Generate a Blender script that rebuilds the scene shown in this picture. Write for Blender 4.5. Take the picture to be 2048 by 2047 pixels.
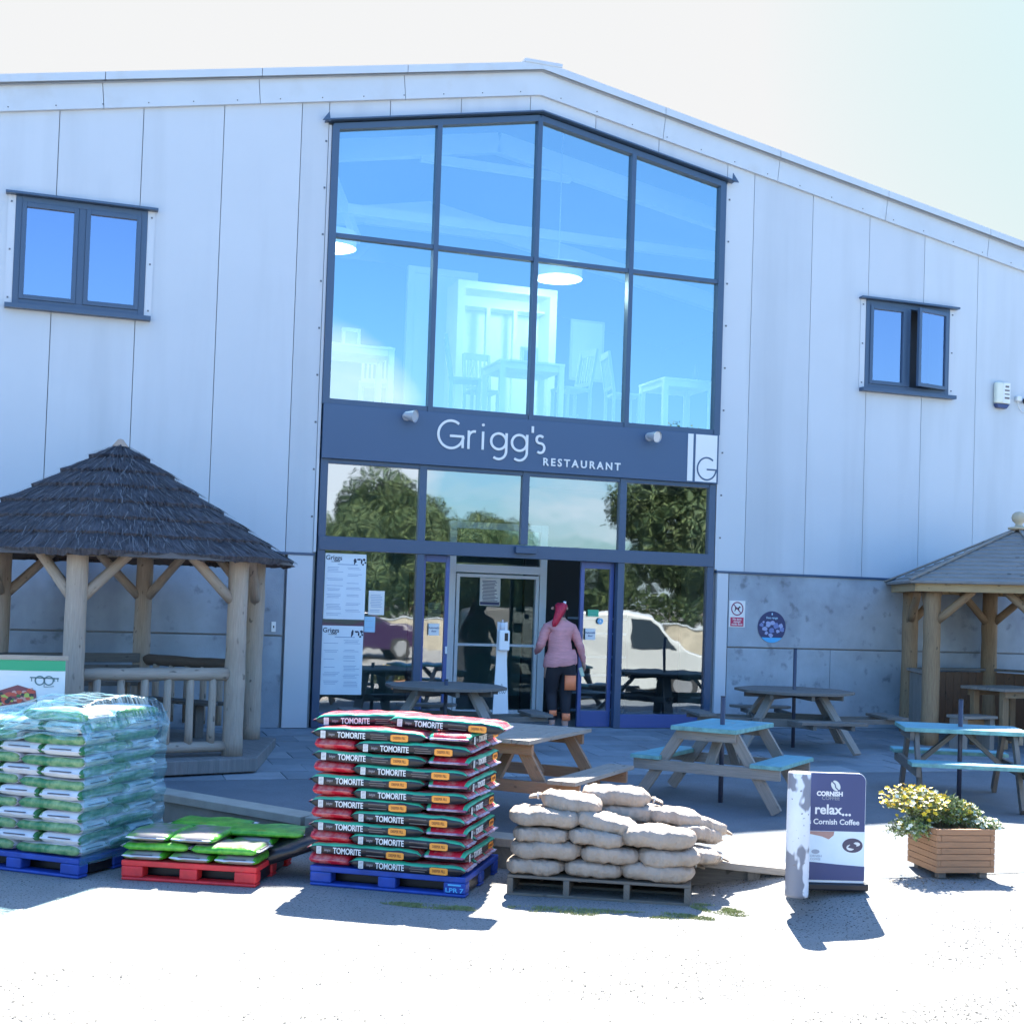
import bpy, bmesh, math, random
from mathutils import Vector, Matrix, noise
R = math.radians
PI = math.pi
random.seed(7)
sc = bpy.context.scene
for o in list(bpy.data.objects): bpy.data.objects.remove(o)
C = sc.collection

# ------------------------------------------------------------------ camera
cam_d = bpy.data.cameras.new('camera'); cam = bpy.data.objects.new('camera', cam_d); C.objects.link(cam)
YAW, PIT, ROL = 0.336111, 0.0328513, -0.0332386
fw = Vector((math.sin(YAW)*math.cos(PIT), math.cos(YAW)*math.cos(PIT), math.sin(PIT)))
r0 = Vector((math.cos(YAW), -math.sin(YAW), 0)); u0 = r0.cross(fw)
rt = r0*math.cos(ROL) - u0*math.sin(ROL); up = r0*math.sin(ROL) + u0*math.cos(ROL)
M = Matrix((rt, up, -fw)).transposed().to_4x4()
M.translation = Vector((0, -17.5156, 1.73829))
cam.matrix_world = M
cam_d.sensor_width = 36; cam_d.lens = 47.461; cam_d.shift_y = 90.1/2048
cam_d.clip_start = 0.1; cam_d.clip_end = 3000
sc.camera = cam
sc.render.resolution_x = 1024; sc.render.resolution_y = 1023

# ------------------------------------------------------------------ sun and sky
SUN = Vector((0.33, 0.77, 1.0)).normalized()
sun_d = bpy.data.lights.new('sun', 'SUN'); sun_d.energy = 5.0; sun_d.angle = R(0.5); sun_d.color = (1.0, 0.95, 0.86)
sun = bpy.data.objects.new('sun', sun_d); C.objects.link(sun)
sun.rotation_euler = SUN.to_track_quat('Z', 'Y').to_euler(); sun.location = (20, 30, 40)
w = bpy.data.worlds.new('World'); sc.world = w; w.use_nodes = True
nt = w.node_tree; nt.nodes.clear()
def wn(t, **k):
    n = nt.nodes.new(t)
    for a, b in k.items(): setattr(n, a, b)
    return n
out = wn('ShaderNodeOutputWorld'); bg = wn('ShaderNodeBackground'); bg.inputs['Strength'].default_value = 0.085
sky = wn('ShaderNodeTexSky', sky_type='NISHITA', sun_disc=False)
sky.sun_elevation = math.asin(SUN.z); sky.sun_rotation = math.atan2(SUN.x, SUN.y)
sky.air_density = 1.3; sky.dust_density = 1.2; sky.ozone_density = 1.5
tc = wn('ShaderNodeTexCoord'); sep = wn('ShaderNodeSeparateXYZ')
nt.links.new(tc.outputs['Generated'], sep.inputs[0])
mx = wn('ShaderNodeMath', operation='MAXIMUM'); mx.inputs[1].default_value = 0.0
nt.links.new(sep.outputs['Z'], mx.inputs[0])
ad = wn('ShaderNodeMath', operation='ADD'); ad.inputs[1].default_value = 0.18; nt.links.new(mx.outputs[0], ad.inputs[0])
dv = wn('ShaderNodeVectorMath', operation='DIVIDE'); cmb = wn('ShaderNodeCombineXYZ')
for i in range(3): nt.links.new(ad.outputs[0], cmb.inputs[i])
nt.links.new(tc.outputs['Generated'], dv.inputs[0]); nt.links.new(cmb.outputs[0], dv.inputs[1])
nz = wn('ShaderNodeTexNoise'); nz.inputs['Scale'].default_value = 0.85; nz.inputs['Detail'].default_value = 8; nz.inputs['Roughness'].default_value = 0.55
nt.links.new(dv.outputs[0], nz.inputs['Vector'])
# more cloud near the horizon
hz = wn('ShaderNodeMapRange'); hz.inputs[1].default_value = 0.06; hz.inputs[2].default_value = 0.13; hz.inputs[3].default_value = 0.12; hz.inputs[4].default_value = -0.30
nt.links.new(sep.outputs['Z'], hz.inputs[0])
a1 = wn('ShaderNodeMath', operation='ADD'); nt.links.new(nz.outputs['Fac'], a1.inputs[0]); nt.links.new(hz.outputs[0], a1.inputs[1])
# one taller cumulus rising above the low cloud bank
dt = wn('ShaderNodeVectorMath', operation='DOT_PRODUCT'); dt.inputs[1].default_value = (0.180, -0.979, 0.118); nt.links.new(tc.outputs['Generated'], dt.inputs[0])
bl_c = wn('ShaderNodeMapRange'); bl_c.inputs[1].default_value = math.cos(R(4.6)); bl_c.inputs[2].default_value = math.cos(R(1.0)); bl_c.inputs[4].default_value = 0.42
nt.links.new(dt.outputs['Value'], bl_c.inputs[0])
a2 = wn('ShaderNodeMath', operation='ADD'); nt.links.new(a1.outputs[0], a2.inputs[0]); nt.links.new(bl_c.outputs[0], a2.inputs[1])
cr = wn('ShaderNodeMapRange'); cr.inputs[1].default_value = 0.50; cr.inputs[2].default_value = 0.74
nt.links.new(a2.outputs[0], cr.inputs[0])
mixc = wn('ShaderNodeMix', data_type='RGBA'); mixc.inputs[7].default_value = (5.6, 6.2, 6.9, 1)
# deep blue away from the sun, pale bright haze on the sun's side
tint = wn('ShaderNodeMix', data_type='RGBA', blend_type='MULTIPLY'); tint.inputs[0].default_value = 1.0; tint.inputs[7].default_value = (0.52, 0.82, 1.16, 1)
nt.links.new(sky.outputs[0], tint.inputs[6])
hy = wn('ShaderNodeMapRange'); hy.inputs[1].default_value = 0.05; hy.inputs[2].default_value = 0.75; hy.interpolation_type = 'SMOOTHSTEP'
nt.links.new(sep.outputs['Y'], hy.inputs[0])
hmix = wn('ShaderNodeMix', data_type='RGBA'); 
dc = wn('ShaderNodeVectorMath', operation='DOT_PRODUCT'); dc.inputs[1].default_value = Vector((0.68, 0.62, 0.39)).normalized(); nt.links.new(tc.outputs['Generated'], dc.inputs[0])
mc = wn('ShaderNodeMapRange'); mc.inputs[1].default_value = 0.955; mc.inputs[2].default_value = 1.0; mc.inputs[4].default_value = 0.6; nt.links.new(dc.outputs['Value'], mc.inputs[0])
whm = wn('ShaderNodeMix', data_type='RGBA'); whm.inputs[6].default_value = (2.12, 2.14, 2.15, 1); whm.inputs[7].default_value = (1.25, 2.08, 2.15, 1)
nt.links.new(mc.outputs[0], whm.inputs[0]); nt.links.new(whm.outputs[2], hmix.inputs[7])
nt.links.new(hy.outputs[0], hmix.inputs[0]); nt.links.new(tint.outputs[2], hmix.inputs[6])
nt.links.new(cr.outputs[0], mixc.inputs[0]); nt.links.new(hmix.outputs[2], mixc.inputs[6])
nt.links.new(mixc.outputs[2], bg.inputs['Color']); nt.links.new(bg.outputs[0], out.inputs[0])
sc.view_settings.view_transform = 'Standard'; sc.view_settings.look = 'None'
sc.view_settings.exposure = 2.33; sc.view_settings.gamma = 1

# ------------------------------------------------------------------ materials
def mat(name, col, rough=0.6, metal=0.0, var=0.0, scale=8.0, bump=0.0, bscale=40.0, col2=None, coords='Object', stretch=None, detail=5, spec=0.5, thresh=None, coat=0):
    m = bpy.data.materials.new(name); m.use_nodes = True
    t = m.node_tree; b = t.nodes['Principled BSDF']
    b.inputs['Roughness'].default_value = rough; b.inputs['Metallic'].default_value = metal
    b.inputs['Specular IOR Level'].default_value = spec
    if coat: b.inputs['Coat Weight'].default_value = coat
    b.inputs['Base Color'].default_value = (*col, 1)
    co = t.nodes.new('ShaderNodeTexCoord'); mp = t.nodes.new('ShaderNodeMapping')
    t.links.new(co.outputs[coords], mp.inputs[0])
    if stretch: mp.inputs['Scale'].default_value = stretch
    if var or col2:
        n = t.nodes.new('ShaderNodeTexNoise'); n.inputs['Scale'].default_value = scale; n.inputs['Detail'].default_value = detail
        n.inputs['Roughness'].default_value = 0.6
        t.links.new(mp.outputs[0], n.inputs['Vector'])
        r = t.nodes.new('ShaderNodeValToRGB'); lo, hi = thresh or (0.3, 0.7)
        r.color_ramp.elements[0].position = lo; r.color_ramp.elements[1].position = hi
        c2 = col2 or tuple(min(1, c*(1+var)) for c in col)
        c1 = col if col2 else tuple(c*(1-var) for c in col)
        r.color_ramp.elements[0].color = (*c1, 1); r.color_ramp.elements[1].color = (*c2, 1)
        t.links.new(n.outputs['Fac'], r.inputs[0]); t.links.new(r.outputs[0], b.inputs['Base Color'])
    if bump:
        n2 = t.nodes.new('ShaderNodeTexNoise'); n2.inputs['Scale'].default_value = bscale; n2.inputs['Detail'].default_value = 4
        t.links.new(mp.outputs[0], n2.inputs['Vector'])
        bp = t.nodes.new('ShaderNodeBump'); bp.inputs['Strength'].default_value = bump; bp.inputs['Distance'].default_value = 0.01
        t.links.new(n2.outputs['Fac'], bp.inputs['Height']); t.links.new(bp.outputs[0], b.inputs['Normal'])
    return m
def layered(m, scale, lo, hi, col, fac=1.0, stretch=None, coords='Object', detail=6):
    """blend a second noise layer (stain, dirt, wear) over an existing material's colour"""
    t = m.node_tree; b = t.nodes['Principled BSDF']
    co = t.nodes.new('ShaderNodeTexCoord'); mp = t.nodes.new('ShaderNodeMapping'); t.links.new(co.outputs[coords], mp.inputs[0])
    if stretch: mp.inputs['Scale'].default_value = stretch
    mp.inputs['Location'].default_value = (scale*1.7, 3.1, 7.7)
    n = t.nodes.new('ShaderNodeTexNoise'); n.inputs['Scale'].default_value = scale; n.inputs['Detail'].default_value = detail
    t.links.new(mp.outputs[0], n.inputs['Vector'])
    r = t.nodes.new('ShaderNodeMapRange'); r.inputs[1].default_value = lo; r.inputs[2].default_value = hi; r.inputs[4].default_value = fac
    t.links.new(n.outputs['Fac'], r.inputs[0])
    mxn = t.nodes.new('ShaderNodeMix'); mxn.data_type = 'RGBA'; mxn.inputs[7].default_value = (*col, 1)
    src = b.inputs['Base Color']
    if src.is_linked: t.links.new(src.links[0].from_socket, mxn.inputs[6])
    else: mxn.inputs[6].default_value = src.default_value
    t.links.new(r.outputs[0], mxn.inputs[0]); t.links.new(mxn.outputs[2], b.inputs['Base Color'])
    return m
def wood(name, c1, c2, rough=0.75, knots=True):
    m = mat(name, c1, rough, col2=c2, coords='UV', stretch=(2.2, 26, 1), scale=2.2, bump=0.5, bscale=5, thresh=(0.28, 0.72))
    layered(m, 1.3, 0.5, 0.75, tuple(c*0.55 for c in c1), 0.6, coords='UV')
    if knots: layered(m, 9, 0.70, 0.76, tuple(c*0.28 for c in c1), 0.85, coords='UV', stretch=(1, 1.6, 1), detail=1)
    return m
def glass(name, refl, tint, gcol=(1, 1, 1), wav=0.02, ws=1.2, rough=0.0):
    m = bpy.data.materials.new(name); m.use_nodes = True; t = m.node_tree; t.nodes.clear()
    o = t.nodes.new('ShaderNodeOutputMaterial'); mx_ = t.nodes.new('ShaderNodeMixShader')
    tr = t.nodes.new('ShaderNodeBsdfTransparent'); tr.inputs[0].default_value = (*tint, 1)
    gl = t.nodes.new('ShaderNodeBsdfGlossy'); gl.inputs['Roughness'].default_value = rough; gl.inputs[0].default_value = (*gcol, 1)
    lw = t.nodes.new('ShaderNodeFresnel'); lw.inputs[0].default_value = 1.5
    mr = t.nodes.new('ShaderNodeMapRange'); mr.inputs[1].default_value = 0; mr.inputs[2].default_value = 1; mr.inputs[3].default_value = refl; mr.inputs[4].default_value = 1
    t.links.new(lw.outputs[0], mr.inputs[0])
    co = t.nodes.new('ShaderNodeTexCoord'); n = t.nodes.new('ShaderNodeTexNoise'); n.inputs['Scale'].default_value = ws; n.inputs['Detail'].default_value = 2
    t.links.new(co.outputs['Object'], n.inputs['Vector'])
    bp = t.nodes.new('ShaderNodeBump'); bp.inputs['Strength'].default_value = wav; bp.inputs['Distance'].default_value = 0.1
    t.links.new(n.outputs['Fac'], bp.inputs['Height']); t.links.new(bp.outputs[0], gl.inputs['Normal'])
    t.links.new(mr.outputs[0], mx_.inputs[0]); t.links.new(tr.outputs[0], mx_.inputs[1]); t.links.new(gl.outputs[0], mx_.inputs[2])
    t.links.new(mx_.outputs[0], o.inputs[0])
    return m
MT = {}
def m_(k): return MT[k]
MT['clad'] = layered(mat('cladding', (0.53, 0.565, 0.605), 0.45, var=0.03, scale=0.6, spec=0.4), 0.9, 0.50, 0.8, (0.38, 0.41, 0.44), 0.5, stretch=(2.2, 1, 0.2))
MT['clad_b'] = layered(mat('cladding_b', (0.505, 0.54, 0.58), 0.42, var=0.03, scale=0.7, spec=0.4), 0.8, 0.50, 0.8, (0.36, 0.39, 0.42), 0.5, stretch=(2.6, 1, 0.16))
MT['clad_c'] = layered(mat('cladding_c', (0.545, 0.58, 0.615), 0.45, var=0.02, scale=0.5, spec=0.4), 1.1, 0.52, 0.8, (0.40, 0.43, 0.45), 0.5, stretch=(2.0, 1, 0.22))
MT['clad_dark'] = mat('joint_dark', (0.27, 0.29, 0.31), 0.7)
MT['verge'] = layered(mat('verge_flashing', (0.52, 0.56, 0.60), 0.4, var=0.04, scale=1.5), 2.5, 0.6, 0.8, (0.42, 0.41, 0.38), 0.4)
MT['trim'] = mat('trim_grey', (0.54, 0.57, 0.61), 0.4)
MT['conc'] = layered(layered(mat('concrete', (0.35, 0.395, 0.44), 0.85, var=0.14, scale=2.0, bump=0.3, bscale=60), 1.1, 0.48, 0.68, (0.20, 0.225, 0.26), 0.8, stretch=(1, 1, 0.6)), 5, 0.60, 0.72, (0.10, 0.11, 0.12), 0.6)
MT['frame'] = mat('frame_slate_blue', (0.048, 0.088, 0.155), 0.35)
MT['frame_blue'] = mat('frame_blue', (0.06, 0.10, 0.28), 0.35)
MT['sign'] = mat('fascia_slate', (0.052, 0.10, 0.185), 0.4)
MT['white'] = mat('white_paint', (0.8, 0.8, 0.8), 0.45)
MT['screw'] = mat('screw', (0.12, 0.13, 0.15), 0.4, 0.5)
MT['gl_up'] = glass('glass_upper', 0.41, (0.68, 0.88, 0.92), (0.68, 0.87, 0.96), 0.004, 0.7)
MT['gl_lo'] = glass('glass_lower', 0.27, (0.66, 0.80, 0.80), (0.92, 0.97, 1.0), 0.02, 1.6, 0.018)
MT['int_wall'] = mat('interior_wall', (0.5, 0.55, 0.6), 0.8)
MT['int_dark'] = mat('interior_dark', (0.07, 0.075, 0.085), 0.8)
MT['int_floor'] = mat('interior_floor', (0.32, 0.32, 0.32), 0.6)
MT['roof'] = mat('roof_sheet', (0.4, 0.42, 0.44), 0.5)
MT['furn'] = mat('pale_furniture', (0.85, 0.84, 0.78), 0.5)
MT['furn2'] = mat('chair_grey', (0.40, 0.44, 0.52), 0.5)
MT['log'] = wood('log_wood', (0.47, 0.38, 0.30), (0.34, 0.275, 0.22))
MT['log_dark'] = wood('log_dark', (0.17, 0.115, 0.085), (0.11, 0.08, 0.06))
MT['gz_wood'] = wood('gazebo_wood', (0.36, 0.24, 0.13), (0.22, 0.14, 0.08))
MT['gz_eave'] = wood('eave_board', (0.52, 0.36, 0.18), (0.42, 0.28, 0.14))
MT['panel_brown'] = wood('panel_brown', (0.20, 0.10, 0.05), (0.13, 0.07, 0.04))
MT['shingle'] = wood('roof_boards', (0.29, 0.27, 0.25), (0.19, 0.18, 0.17))
MT['grey_wood'] = wood('weathered_wood', (0.33, 0.29, 0.25), (0.22, 0.195, 0.17))
MT['dk_wood'] = wood('damp_wood', (0.19, 0.17, 0.15), (0.12, 0.11, 0.10))
MT['brown_wood'] = wood('brown_wood', (0.34, 0.20, 0.12), (0.25, 0.145, 0.09))
MT['turq'] = layered(wood('turquoise_paint', (0.11, 0.35, 0.43), (0.085, 0.29, 0.37), 0.55, False), 6, 0.60, 0.74, (0.27, 0.27, 0.24), 0.75, coords='UV')
MT['turq_edge'] = mat('turquoise_edge', (0.16, 0.34, 0.32), 0.7, var=0.3, scale=12)
MT['thatch'] = mat('thatch', (0.030, 0.030, 0.038), 0.95, col2=(0.095, 0.09, 0.10), coords='UV', stretch=(90, 4, 1), scale=1.0, bump=1.0, bscale=1.5)
layered(MT['thatch'], 1.3, 0.6, 0.85, (0.17, 0.14, 0.13), 0.45)
MT['pole'] = mat('parasol_pole', (0.05, 0.055, 0.085), 0.4)
MT['planter'] = wood('planter_boards', (0.43, 0.22, 0.11), (0.32, 0.165, 0.085))
MT['pallet_blue'] = layered(mat('pallet_blue', (0.015, 0.06, 0.33), 0.5, var=0.25, scale=6), 9, 0.62, 0.72, (0.09, 0.15, 0.36), 0.5)
MT['pallet_red'] = layered(mat('pallet_red', (0.72, 0.03, 0.035), 0.5, var=0.2, scale=6), 9, 0.62, 0.72, (0.38, 0.12, 0.10), 0.5)
MT['dark'] = mat('black_plastic', (0.012, 0.012, 0.016), 0.35)
MT['bag_black'] = mat('bag_black', (0.014, 0.013, 0.018), 0.28, bump=0.35, bscale=30)
MT['bag_green'] = mat('bag_green_band', (0.05, 0.44, 0.24), 0.3, bump=0.25, bscale=25)
MT['bag_red'] = mat('bag_red', (0.62, 0.02, 0.045), 0.25, bump=0.5, bscale=22, col2=(0.68, 0.30, 0.28), scale=7, thresh=(0.5, 0.72))
MT['bag_seal'] = mat('bag_seal', (0.60, 0.50, 0.60), 0.35, col2=(0.32, 0.10, 0.18), scale=9, thresh=(0.45, 0.6), bump=0.4, bscale=30)
MT['bag_gold'] = mat('bag_gold', (0.55, 0.38, 0.18), 0.3)
MT['lbl_white'] = mat('print_white', (0.75, 0.75, 0.73), 0.4)
MT['lbl_orange'] = mat('print_orange', (0.90, 0.33, 0.04), 0.4)
MT['lbl_brown'] = mat('print_brown', (0.30, 0.10, 0.02), 0.5)
MT['lbl_grey'] = mat('print_grey', (0.16, 0.13, 0.12), 0.5)
def compost_mat(name, base, g2, y):
    m = mat(name, base, 0.28, col2=g2, scale=11, bump=0.5, bscale=24, thresh=(0.42, 0.62))
    return layered(m, 7, 0.60, 0.70, y, 0.7)
MT['cmp_green'] = compost_mat('compost_print', (0.035, 0.18, 0.07), (0.24, 0.38, 0.18), (0.42, 0.38, 0.14))
MT['cmp_white'] = mat('compost_white', (0.68, 0.68, 0.72), 0.3, bump=0.5, bscale=25)
MT['cmp_slit'] = mat('compost_slit', (0.06, 0.055, 0.09), 0.5)
MT['cmp_bright'] = compost_mat('compost_bright', (0.05, 0.30, 0.02), (0.16, 0.50, 0.05), (0.45, 0.42, 0.05))
MT['cmp_pink'] = mat('compost_back', (0.30, 0.26, 0.24), 0.35, col2=(0.12, 0.24, 0.08), scale=6, thresh=(0.45, 0.6))
MT['sand'] = layered(mat('sandbag_cloth', (0.35, 0.275, 0.215), 0.6, var=0.16, scale=7, bump=1.0, bscale=42), 5, 0.6, 0.75, (0.22, 0.17, 0.12), 0.5)
MT['tarmac'] = mat('tarmac', (0.20, 0.20, 0.195), 0.9, var=0.22, scale=140, bump=0.5, bscale=160)
MT['pallet_wood'] = wood('pallet_wood', (0.20, 0.165, 0.13), (0.13, 0.11, 0.09))
MT['soil'] = mat('soil', (0.05, 0.035, 0.025), 0.95, var=0.4, scale=40, bump=1, bscale=60)
MT['leaf'] = mat('leaf', (0.20, 0.27, 0.07), 0.6, var=0.35, scale=3)
MT['leaf2'] = mat('leaf_grey', (0.26, 0.30, 0.17), 0.65, var=0.3, scale=3)
MT['stem'] = mat('stem', (0.17, 0.13, 0.06), 0.8)
MT['yellow'] = mat('petal_yellow', (0.80, 0.55, 0.03), 0.5)
MT['cream'] = mat('petal_cream', (0.78, 0.75, 0.55), 0.5)
MT['grass'] = mat('moss', (0.26, 0.28, 0.11), 0.9, var=0.35, scale=20)
MT['navy'] = mat('navy_print', (0.035, 0.055, 0.16), 0.35)
MT['steel'] = mat('lamp_grey', (0.5, 0.52, 0.55), 0.35, 0.3)

# ------------------------------------------------------------------ mesh builder
class MB:
    def __init__(s):
        s.bm = bmesh.new(); s.uv = s.bm.loops.layers.uv.new('UVMap')
    def face(s, pts, mi=0, smooth=False, uvs=None):
        vs = [s.bm.verts.new(p) for p in pts]
        f = s.bm.faces.new(vs); f.material_index = mi; f.smooth = smooth
        if uvs:
            for l, q in zip(f.loops, uvs): l[s.uv].uv = q
        return f
    def box(s, c, d, mi=0, rz=0, rx=0, ry=0, mtx=None):
        hx, hy, hz = d[0]/2, d[1]/2, d[2]/2
        m = mtx if mtx is not None else (Matrix.Translation(Vector(c)) @ Matrix.Rotation(rz, 4, 'Z') @ Matrix.Rotation(ry, 4, 'Y') @ Matrix.Rotation(rx, 4, 'X'))
        P = [Vector((x, y, z)) for z in (-hz, hz) for y in (-hy, hy) for x in (-hx, hx)]
        vs = [s.bm.verts.new(m @ p) for p in P]
        ru = random.random()*20; rv = random.random()*20
        ax = max(range(3), key=lambda i: d[i])      # grain runs along the longest side
        for q in ((0, 2, 3, 1), (4, 5, 7, 6), (0, 1, 5, 4), (2, 6, 7, 3), (0, 4, 6, 2), (1, 3, 7, 5)):
            f = s.bm.faces.new([vs[i] for i in q]); f.material_index = mi
            for l, i in zip(f.loops, q):
                p = P[i]; o = [k for k in range(3) if k != ax]
                l[s.uv].uv = (p[ax]+ru, p[o[0]]*1.0+p[o[1]]*1.0+rv)
        return vs
    def b2(s, x0, x1, y0, y1, z0, z1, mi=0):
        return s.box(((x0+x1)/2, (y0+y1)/2, (z0+z1)/2), (x1-x0, y1-y0, z1-z0), mi)
    def beam(s, p0, p1, wd, ht, mi=0, upv=(0, 0, 1)):
        p0 = Vector(p0); p1 = Vector(p1); d = p1-p0; L = d.length; d.normalize()
        u = Vector(upv); sd = d.cross(u)
        if sd.length < 1e-4: sd = d.cross(Vector((1, 0, 0)))
        sd.normalize(); u = sd.cross(d)
        m = Matrix((d, sd, u)).transposed().to_4x4(); m.translation = (p0+p1)/2
        return s.box(None, (L, wd, ht), mi, mtx=m)
    def tube(s, p0, p1, r0, r1=None, n=12, mi=0, cap=True, wob=0, seg=1):
        r1 = r0 if r1 is None else r1
        p0 = Vector(p0); p1 = Vector(p1); d = p1-p0; L = d.length; d.normalize()
        a = d.orthogonal().normalized(); b = d.cross(a); ru = random.random()*20
        rings = []
        for k in range(seg+1):
            t = k/seg; c = p0.lerp(p1, t); r = r0+(r1-r0)*t
            rg = []
            for i in range(n):
                th = 2*PI*i/n
                rr = r*(1+wob*noise.noise(Vector((math.cos(th)*1.5, math.sin(th)*1.5, t*L*4+ru))))
                rg.append(s.bm.verts.new(c+(a*math.cos(th)+b*math.sin(th))*rr))
            rings.append(rg)
        for k in range(seg):
            for i in range(n):
                j = (i+1) % n
                f = s.bm.faces.new((rings[k][i], rings[k][j], rings[k+1][j], rings[k+1][i])); f.smooth = True; f.material_index = mi
                us = (i/n*2*PI*r0, (i+1)/n*2*PI*r0); vs_ = (k/seg*L+ru, (k+1)/seg*L+ru)
                for l, q in zip(f.loops, ((vs_[0], us[0]), (vs_[0], us[1]), (vs_[1], us[1]), (vs_[1], us[0]))): l[s.uv].uv = q
        if cap:
            f = s.bm.faces.new(rings[0][::-1]); f.material_index = mi
            f = s.bm.faces.new(rings[-1]); f.material_index = mi
        return rings
    def lathe(s, prof, c=(0, 0, 0), n=24, mi=0, cap=False):
        rings = [[s.bm.verts.new((c[0]+r*math.cos(2*PI*i/n), c[1]+r*math.sin(2*PI*i/n), c[2]+z)) for i in range(n)] for r, z in prof]
        for a, b in zip(rings, rings[1:]):
            for i in range(n):
                j = (i+1) % n
                f = s.bm.faces.new((a[i], a[j], b[j], b[i])); f.smooth = True; f.material_index = mi
        if cap: s.bm.faces.new(rings[-1]).material_index = mi; s.bm.faces.new(rings[0][::-1]).material_index = mi
    def prism(s, pts, z0, z1, mi=0, mtx=None, mside=None):
        m = mtx or Matrix.Identity(4)
        a = [s.bm.verts.new(m @ Vector((x, y, z0))) for x, y in pts]; b = [s.bm.verts.new(m @ Vector((x, y, z1))) for x, y in pts]
        ru = random.random()*9
        def uvf(f, P):
            for l, q in zip(f.loops, P): l[s.uv].uv = (q[0]+ru, q[1])
        f = s.bm.faces.new(a[::-1]); f.material_index = mi; uvf(f, pts[::-1])
        f = s.bm.faces.new(b); f.material_index = mi; uvf(f, pts)
        n = len(pts)
        for i in range(n):
            j = (i+1) % n; f = s.bm.faces.new((a[i], a[j], b[j], b[i])); f.material_index = mi if mside is None else mside
    def ribbon(s, pts, wd, mtx, th=0.012, mi=0, closed=False):
        """a flat stroke of width wd along 2D points, extruded th, put in place by mtx"""
        n = len(pts); L = []; Rr = []
        for i, p in enumerate(pts):
            a = Vector(pts[(i-1) % n] if closed or i else pts[0]); b = Vector(pts[(i+1) % n] if closed or i < n-1 else pts[-1])
            d = (b-a); d.normalize(); nn = Vector((-d.y, d.x))*wd/2
            L.append(Vector(p)+nn); Rr.append(Vector(p)-nn)
        vf = [[s.bm.verts.new(mtx @ Vector((q.x, q.y, zz))) for q in S] for S in (L, Rr) for zz in (0, th)]
        l0, l1, r0_, r1_ = vf
        for i in range(n if closed else n-1):
            j = (i+1) % n
            for q in ((l1[i], r1_[i], r1_[j], l1[j]), (l0[i], l0[j], r0_[j], r0_[i]), (l0[i], l1[i], l1[j], l0[j]), (r0_[i], r0_[j], r1_[j], r1_[i])):
                s.bm.faces.new(q).material_index = mi
        if not closed:
            for k in (0, n-1): s.bm.faces.new((l0[k], l1[k], r1_[k], r0_[k])).material_index = mi
    def mesh_in(s, me, mtx, mi=0):
        n0 = len(s.bm.verts); vs = [s.bm.verts.new(mtx @ v.co) for v in me.vertices]
        for p in me.polygons:
            try:
                f = s.bm.faces.new([vs[i] for i in p.vertices]); f.material_index = mi
            except ValueError: pass
    def build(s, name, mats, parent=None, bevel=0, loc=None, smooth=False, recalc=True):
        if recalc: bmesh.ops.recalc_face_normals(s.bm, faces=s.bm.faces)
        me = bpy.data.meshes.new(name); s.bm.to_mesh(me); s.bm.free()
        if not isinstance(mats, (list, tuple)): mats = [mats]
        for m in mats: me.materials.append(MT[m] if isinstance(m, str) else m)
        if smooth:
            for p in me.polygons: p.use_smooth = True
        o = bpy.data.objects.new(name, me); C.objects.link(o)
        if parent is not None: o.parent = parent
        if loc is not None: o.location = loc
        if bevel:
            b = o.modifiers.new('bevel', 'BEVEL'); b.width = bevel; b.segments = 2; b.limit_method = 'ANGLE'; b.angle_limit = R(50)
        return o
def tag(o, label=None, cat=None, group=None, kind=None):
    if label: o['label'] = label
    if cat: o['category'] = cat
    if group: o['group'] = group
    if kind: o['kind'] = kind
    return o
def thing(name, label, cat, loc=(0, 0, 0), rz=0, group=None):
    o = bpy.data.objects.new(name, None); C.objects.link(o); o.location = loc; o.rotation_euler = (0, 0, rz); o.empty_display_size = 0.1
    return tag(o, label, cat, group)
def kids(o): return [c for c in bpy.data.objects if c.parent == o]
def dup(root, loc, rot=(0, 0, 0), label=None, group=None, scale=None):
    r = root.copy(); C.objects.link(r); r.location = loc; r.rotation_euler = rot
    if scale: r.scale = scale
    if label: r['label'] = label
    if group: r['group'] = group
    for ch in kids(root):
        c = ch.copy(); C.objects.link(c); c.parent = r
        for g in kids(ch):
            d = g.copy(); C.objects.link(d); d.parent = c
    return r
_tc = {}
def text_me(txt, size=1.0, bold=0.0, ext=0.004, spacing=1.0, shear=0):
    key = (txt, size, bold, ext, spacing, shear)
    if key in _tc: return _tc[key]
    cu = bpy.data.curves.new('t', 'FONT'); cu.body = txt; cu.size = size; cu.extrude = ext; cu.offset = bold; cu.space_character = spacing
    cu.resolution_u = 3; cu.shear = shear; cu.align_x = 'CENTER'; cu.align_y = 'CENTER'
    o = bpy.data.objects.new('t', cu); C.objects.link(o); bpy.context.view_layer.update()
    me = bpy.data.meshes.new_from_object(o.evaluated_get(bpy.context.evaluated_depsgraph_get()))
    bpy.data.objects.remove(o); _tc[key] = me
    return me
def FM(x, y, z, sx=1, sz=1, rz=0):
    """matrix: 2D drawing plane (X right, Y up, Z towards viewer) -> facade-parallel plane facing -Y"""
    return Matrix.Translation((x, y, z)) @ Matrix.Rotation(rz, 4, 'Z') @ Matrix(((sx, 0, 0, 0), (0, 0, -1, 0), (0, sz, 0, 0), (0, 0, 0, 1)))
def arc(cx, cy, r, a0, a1, n=24, ry=None):
    return [(cx+r*math.cos(R(a0+(a1-a0)*i/n)), cy+(ry or r)*math.sin(R(a0+(a1-a0)*i/n))) for i in range(n+1)]
def sm(a, b, x):
    t = max(0, min(1, (x-a)/(b-a))); return t*t*(3-2*t)

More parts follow.
